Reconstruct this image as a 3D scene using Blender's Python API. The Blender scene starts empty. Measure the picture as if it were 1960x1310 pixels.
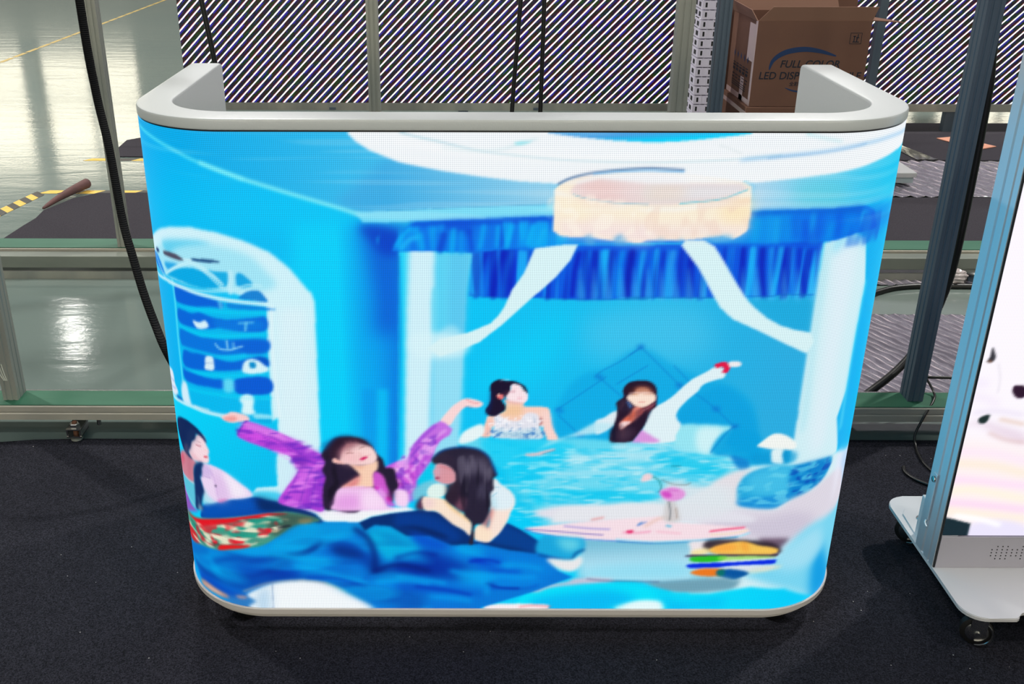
import bpy, bmesh, math, random
import numpy as np
from mathutils import Vector, Matrix
R = math.radians
sc = bpy.context.scene
col = sc.collection
random.seed(7)

# ------------------------------------------------------------------ camera, light, exposure
cam_d = bpy.data.cameras.new('camera'); cam = bpy.data.objects.new('camera', cam_d); col.objects.link(cam)
sc.camera = cam
cam_d.sensor_width = 36; cam_d.lens = 35.615
cam_d.shift_x = 0.04867; cam_d.shift_y = -0.01327
cam_d.clip_start = .02; cam_d.clip_end = 200
cam.matrix_world = Matrix.Translation((-0.1031, -1.6323, 1.4115)) @ Matrix.Rotation(math.pi / 2 - 0.41471, 4, 'X') @ Matrix.Rotation(.0025, 4, 'Z')
sc.view_settings.view_transform = 'Standard'; sc.view_settings.look = 'None'
sc.view_settings.gamma = 1; sc.view_settings.exposure = 0; sc.view_settings.use_curve_mapping = False
w = bpy.data.worlds.new('daylight'); sc.world = w; w.use_nodes = True
bg = w.node_tree.nodes['Background']; bg.inputs[0].default_value = (1.0, .93, .74, 1); bg.inputs[1].default_value = 3.6
# the lamps of the hall, with added fill lamps behind the camera and far left: name, x, y, z, size x, size y, watts, colour
LAMPS = [(-8.0, 17.2, 12), (-12.5, 19.0, 420), (-3.0, 11.0, 320), (4.5, 12.0, 320), (-6.0, 4.5, 560), (5.5, 4.0, 600), (-1.2, 2.4, 130), (3.0, -2.5, 130), (-3.5, -3.0, 150), (0.5, -5.5, 90)]

# ------------------------------------------------------------------ helpers
def lin(c):

    return tuple(((v + .055) / 1.055) ** 2.4 if v > .04045 else v / 12.92 for v in c) + (1,)
def mat(name, c, rough=.5, metal=0, spec=.5, bump=None, var=None, coat=0, fn=None):
    """bump = (scale, strength, distance), var = (scale, amount, second colour)"""
    m = bpy.data.materials.new(name); m.use_nodes = True; nt = m.node_tree; N, L = nt.nodes, nt.links
    b = N['Principled BSDF']; b.inputs['Base Color'].default_value = lin(c); b.inputs['Roughness'].default_value = rough
    b.inputs['Metallic'].default_value = metal; b.inputs['Specular IOR Level'].default_value = spec
    b.inputs['Coat Weight'].default_value = coat; b.inputs['Coat Roughness'].default_value = .12
    tc = N.new('ShaderNodeTexCoord')
    if var:
        n = N.new('ShaderNodeTexNoise'); n.inputs['Scale'].default_value = var[0]; n.inputs['Detail'].default_value = 5
        mp = N.new('ShaderNodeMapping'); mp.inputs['Scale'].default_value = var[3] if len(var) > 3 else (1, 1, 1)
        L.new(tc.outputs['Object'], mp.inputs[0]); L.new(mp.outputs[0], n.inputs['Vector'])
        r = N.new('ShaderNodeValToRGB'); r.color_ramp.elements[0].position = .5 - var[1]; r.color_ramp.elements[1].position = .5 + var[1]
        r.color_ramp.elements[0].color = lin(c); r.color_ramp.elements[1].color = lin(var[2])
        L.new(n.outputs['Fac'], r.inputs[0]); L.new(r.outputs[0], b.inputs['Base Color'])
    if bump:
        n = N.new('ShaderNodeTexNoise'); n.inputs['Scale'].default_value = bump[0]; n.inputs['Detail'].default_value = 4
        L.new(tc.outputs['Object'], n.inputs['Vector'])
        k = N.new('ShaderNodeBump'); k.inputs['Strength'].default_value = bump[1]; k.inputs['Distance'].default_value = bump[2]
        L.new(n.outputs['Fac'], k.inputs['Height']); L.new(k.outputs[0], b.inputs['Normal'])
    if fn: fn(nt, N, L, b, tc)
    return m
def link(name, bm, m=None, parent=None, smooth=False):
    me = bpy.data.meshes.new(name); bm.normal_update(); bm.to_mesh(me); bm.free()
    if smooth:
        me.polygons.foreach_set('use_smooth', [True] * len(me.polygons))
        if smooth != 'all':
            try: me.set_sharp_from_angle(angle=R(38))
            except Exception: pass
    o = bpy.data.objects.new(name, me); col.objects.link(o)
    if m: me.materials.append(m)
    if parent: o.parent = parent
    return o
def tag(o, label, cat, group=None, kind=None):
    if label: o['label'] = label
    if cat: o['category'] = cat
    if group: o['group'] = group
    if kind: o['kind'] = kind
    return o
def thing(name, loc, label, cat, group=None, rz=0):
    o = bpy.data.objects.new(name, None); o.empty_display_size = .05; col.objects.link(o)
    o.location = loc; o.rotation_euler.z = rz
    return tag(o, label, cat, group)
def dup(root, loc, rz=None, label=None):
    r = root.copy(); col.objects.link(r); r.location = loc
    if rz is not None: r.rotation_euler.z = rz
    if label: r['label'] = label
    for ch in list(root.children):
        c = ch.copy(); col.objects.link(c); c.parent = r
        for g in list(ch.children):
            d = g.copy(); col.objects.link(d); d.parent = c
    return r
def box(bm, x0, x1, y0, y1, z0, z1, bev=0, seg=2):
    vs = [bm.verts.new((x, y, z)) for z in (z0, z1) for x, y in ((x0, y0), (x1, y0), (x1, y1), (x0, y1))]
    fs = [bm.faces.new([vs[i] for i in f]) for f in ((3, 2, 1, 0), (4, 5, 6, 7), (0, 1, 5, 4), (1, 2, 6, 5), (2, 3, 7, 6), (3, 0, 4, 7))]
    if bev:
        es = list({e for f in fs for e in f.edges})
        bmesh.ops.bevel(bm, geom=es, offset=bev, segments=seg, affect='EDGES', profile=.6)
def B(*a, **k):
    bm = bmesh.new(); box(bm, *a, **k); return bm
def prism(bm, pts, z0, z1, bev=0):
    """extruded outline in xy"""
    lo = [bm.verts.new((x, y, z0)) for x, y in pts]; hi = [bm.verts.new((x, y, z1)) for x, y in pts]
    n = len(pts); top = bm.faces.new(hi); bm.faces.new(lo[::-1])
    for i in range(n): bm.faces.new((lo[i], lo[(i + 1) % n], hi[(i + 1) % n], hi[i]))
    if bev: bmesh.ops.bevel(bm, geom=list(top.edges), offset=bev, segments=2, affect='EDGES')
def tube(bm, pts, r, n=10, cr=True, cap=True):
    P = [Vector(p) for p in pts]
    if cr and len(P) > 2:
        Q = []
        for i in range(len(P) - 1):
            a, b, c, d = P[max(i - 1, 0)], P[i], P[i + 1], P[min(i + 2, len(P) - 1)]
            for k in range(8):
                t = k / 8; Q.append(.5 * ((2 * b) + (c - a) * t + (2 * a - 5 * b + 4 * c - d) * t * t + (3 * b - a - 3 * c + d) * t ** 3))
        Q.append(P[-1]); P = Q
    up = Vector((0, 0, 1)); rings = []; nrm = None
    for i, p in enumerate(P):
        t = (P[min(i + 1, len(P) - 1)] - P[max(i - 1, 0)]).normalized()
        if nrm is None: nrm = t.orthogonal().normalized()
        nrm = (nrm - t * nrm.dot(t)).normalized(); bi = t.cross(nrm)
        rr = r(i / (len(P) - 1)) if callable(r) else r
        rings.append([bm.verts.new(p + (nrm * math.cos(2 * math.pi * k / n) + bi * math.sin(2 * math.pi * k / n)) * rr) for k in range(n)])
    for a, b in zip(rings, rings[1:]):
        for k in range(n): bm.faces.new((a[k], a[(k + 1) % n], b[(k + 1) % n], b[k]))
    if cap: bm.faces.new(rings[0][::-1]); bm.faces.new(rings[-1])
def lathe(bm, prof, cx=0, cy=0, cz=0, n=24, axis='Z'):
    """profile [(r, h)...] turned about an axis"""
    rings = []
    for r_, h in prof:
        ring = []
        for k in range(n):
            a = 2 * math.pi * k / n; u, v = r_ * math.cos(a), r_ * math.sin(a)
            ring.append(bm.verts.new({'Z': (cx + u, cy + v, cz + h), 'Y': (cx + u, cy + h, cz - v), 'X': (cx + h, cy + u, cz + v)}[axis]))
        rings.append(ring)
    for a, b in zip(rings, rings[1:]):
        for k in range(n): bm.faces.new((a[k], a[(k + 1) % n], b[(k + 1) % n], b[k]))
    bm.faces.new(rings[0][::-1]); bm.faces.new(rings[-1])
def grid_mesh(name, P, m, parent=None, uv=None, colr=None, smooth=True):
    """P: (ny, nx, 3) vertex array -> one quad grid with optional uv and colour attribute"""
    ny, nx = P.shape[:2]; me = bpy.data.meshes.new(name); idx = np.arange(ny * nx).reshape(ny, nx)
    q = np.stack([idx[:-1, :-1], idx[:-1, 1:], idx[1:, 1:], idx[1:, :-1]], -1).reshape(-1, 4)
    me.vertices.add(ny * nx); me.vertices.foreach_set('co', P.reshape(-1).astype(np.float32))
    me.loops.add(q.size); me.loops.foreach_set('vertex_index', q.reshape(-1).astype(np.int32))
    me.polygons.add(len(q)); me.polygons.foreach_set('loop_start', np.arange(0, q.size, 4, dtype=np.int32))
    me.update(calc_edges=True)
    if smooth: me.polygons.foreach_set('use_smooth', np.ones(len(q), bool))
    if uv is not None:
        l = me.uv_layers.new(name='UVMap'); l.data.foreach_set('uv', uv.reshape(-1, 2)[q.reshape(-1)].reshape(-1).astype(np.float32))
    if colr is not None:
        a = me.color_attributes.new('picture', 'FLOAT_COLOR', 'POINT')
        c = np.ones((ny * nx, 4), np.float32); s = np.clip(colr.reshape(-1, 3), 0, 1)
        c[:, :3] = np.where(s > .04045, ((s + .055) / 1.055) ** 2.4, s / 12.92)
        a.data.foreach_set('color', c.reshape(-1))
    me.materials.append(m); o = bpy.data.objects.new(name, me); col.objects.link(o)
    if parent: o.parent = parent
    return o

# ------------------------------------------------------------------ raster painter for the pictures on the LED screens
class Canvas:
    """a small raster painter: x0..x1 and 0..h in millimetres, linear blend of sRGB colours"""
    def __init__(self, x0, x1, h, res, base):
        self.x0, self.h, self.r = x0, h, res
        self.nx, self.ny = int(round((x1 - x0) / res)), int(round(h / res))
        self.a = np.zeros((self.ny, self.nx, 3), np.float32); self.a[:] = base
    @staticmethod
    def smooth(p, closed=True, n=5):
        m = len(p)
        if m < 3: return p
        out = []
        rng = range(m) if closed else range(m - 1)
        for i in rng:
            g = (lambda k: p[k % m]) if closed else (lambda k: p[min(max(k, 0), m - 1)])
            a, b, c, d = g(i - 1), g(i), g(i + 1), g(i + 2)
            for k in range(n):
                t = k / n
                out.append(.5 * ((2 * b) + (c - a) * t + (2 * a - 5 * b + 4 * c - d) * t * t + (3 * b - a - 3 * c + d) * t ** 3))
        if not closed: out.append(p[-1])
        return np.array(out)
    @staticmethod
    def gauss(m, s):
        if s < .3: return m
        k = max(1, int(3 * s)); w = np.exp(-.5 * (np.arange(-k, k + 1) / s) ** 2); w /= w.sum()
        for ax in (0, 1):
            pw = [(0, 0), (0, 0)]; pw[ax] = (k, k); q = np.pad(m, pw, mode='edge'); o = np.zeros_like(m)
            n = m.shape[ax]
            for i, wi in enumerate(w):
                o += wi * (q[i:i + n] if ax == 0 else q[:, i:i + n])
            m = o
        return m
    def box(self, p, pad):
        x = (p[:, 0] - self.x0) / self.r; y = p[:, 1] / self.r
        a, b = int(max(0, x.min() - pad)), int(min(self.nx, x.max() + pad + 1))
        c, d = int(max(0, y.min() - pad)), int(min(self.ny, y.max() + pad + 1))
        if a >= b or c >= d: return None
        X, Y = np.meshgrid(np.arange(a, b) + .5, np.arange(c, d) + .5)
        return a, b, c, d, X.astype(np.float32), Y.astype(np.float32), x, y
    def comp(self, bb, m, col, alpha, blur):
        a, b, c, d = bb; m = self.gauss(m, max(blur / self.r, .6))[..., None] * alpha
        self.a[c:d, a:b] = self.a[c:d, a:b] * (1 - m) + col * m
    def poly(self, pts, col, blur, alpha, sm, grad=None):
        p = np.array(pts, float)
        if sm: p = self.smooth(p)
        B = self.box(p, 3 * blur / self.r + 2)
        if B is None: return
        a, b, c, d, X, Y, x, y = B
        ins = np.zeros(X.shape, bool); ys = Y[:, 0]; xs = X[0]
        for i in range(len(x)):
            x1, y1, x2, y2 = x[i - 1], y[i - 1], x[i], y[i]
            if y1 == y2: continue
            r = np.nonzero((ys >= min(y1, y2)) & (ys < max(y1, y2)))[0]
            if len(r) == 0: continue
            xc = x1 + (ys[r] - y1) * (x2 - x1) / (y2 - y1)
            ins[r] ^= xs[None, :] < xc[:, None]
        if grad is not None:
            c2, (gx0, gy0, gx1, gy1) = grad
            wx, wy = X * self.r + self.x0 - gx0, Y * self.r - gy0; dx, dy = gx1 - gx0, gy1 - gy0
            t = np.clip((wx * dx + wy * dy) / (dx * dx + dy * dy + 1e-9), 0, 1)[..., None]
            col = col * (1 - t) + c2 * t
        self.comp((a, b, c, d), ins.astype(np.float32), col, alpha, blur)
    def stroke(self, pts, w, col, blur, alpha):
        p = self.smooth(np.array(pts, float), False)
        B = self.box(p, w / self.r + 3 * blur / self.r + 2)
        if B is None: return
        a, b, c, d, X, Y, x, y = B
        D = np.full(X.shape, 1e9, np.float32)
        for i in range(len(x) - 1):
            dx, dy = x[i + 1] - x[i], y[i + 1] - y[i]
            t = np.clip(((X - x[i]) * dx + (Y - y[i]) * dy) / (dx * dx + dy * dy + 1e-9), 0, 1)
            D = np.minimum(D, (X - x[i] - t * dx) ** 2 + (Y - y[i] - t * dy) ** 2)
        m = np.clip(w / self.r / 2 + .5 - np.sqrt(D), 0, 1)
        self.comp((a, b, c, d), m, col, alpha, blur)
    def noise(self, pts, col, blur, alpha, sx, sy):
        p = self.smooth(np.array(pts, float)); keep = self.comp; got = []
        self.comp = lambda bb, m, c, a, b: got.append((bb, m)); self.poly(pts, col, 0, 1, 1); self.comp = keep
        if not got: return
        bb, m = got[0]; m = self.gauss(m, blur / self.r)
        self.seed = getattr(self, 'seed', 11) + 1; f = np.random.RandomState(self.seed).standard_normal(m.shape).astype(np.float32)
        for ax, s in ((1, sx / self.r), (0, sy / self.r)):
            k = max(1, int(2.5 * s)); w = np.exp(-.5 * (np.arange(-k, k + 1) / max(s, .4)) ** 2)
            f = np.apply_along_axis(lambda v: np.convolve(v, w, 'same')[:len(v)] if len(v) >= len(w) else np.convolve(v, w, 'full')[k:k + len(v)], ax, f)
        f /= f.std() + 1e-9; keep(bb, m * np.clip(f * .9 - .1, 0, 1), col, alpha, .5)
    def run(self, text):
        hx = lambda s: np.array([int(v) / 255 for v in s.split(',')], np.float32)
        for ln in text.strip().split('\n'):
            f = ln.split(' '); q = [float(v) for v in f[-1].split(',')]; q = list(zip(q[::2], q[1::2]))
            if f[0] == 'P': self.poly(q, hx(f[1]), float(f[2]), float(f[3]), int(f[4]))
            elif f[0] == 'G': self.poly(q, hx(f[1]), float(f[2]), float(f[3]), int(f[4]), (hx(f[5]), [float(v) for v in f[6].split(',')]))
            elif f[0] == 'N': self.noise(q, hx(f[1]), float(f[2]), float(f[3]), float(f[4]), float(f[5]))
            else: self.stroke(q, float(f[4]), hx(f[1]), float(f[2]), float(f[3]))
    def sample(self, x, z):
        """bilinear colours at (x mm, z mm)"""
        u = np.clip((x - self.x0) / self.r - .5, 0, self.nx - 1.001); v = np.clip(z / self.r - .5, 0, self.ny - 1.001)
        i, j = u.astype(int), v.astype(int); fu, fv = (u - i)[..., None], (v - j)[..., None]; A = self.a
        return (A[j, i] * (1 - fu) + A[j, i + 1] * fu) * (1 - fv) + (A[j + 1, i] * (1 - fu) + A[j + 1, i + 1] * fu) * fv

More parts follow.
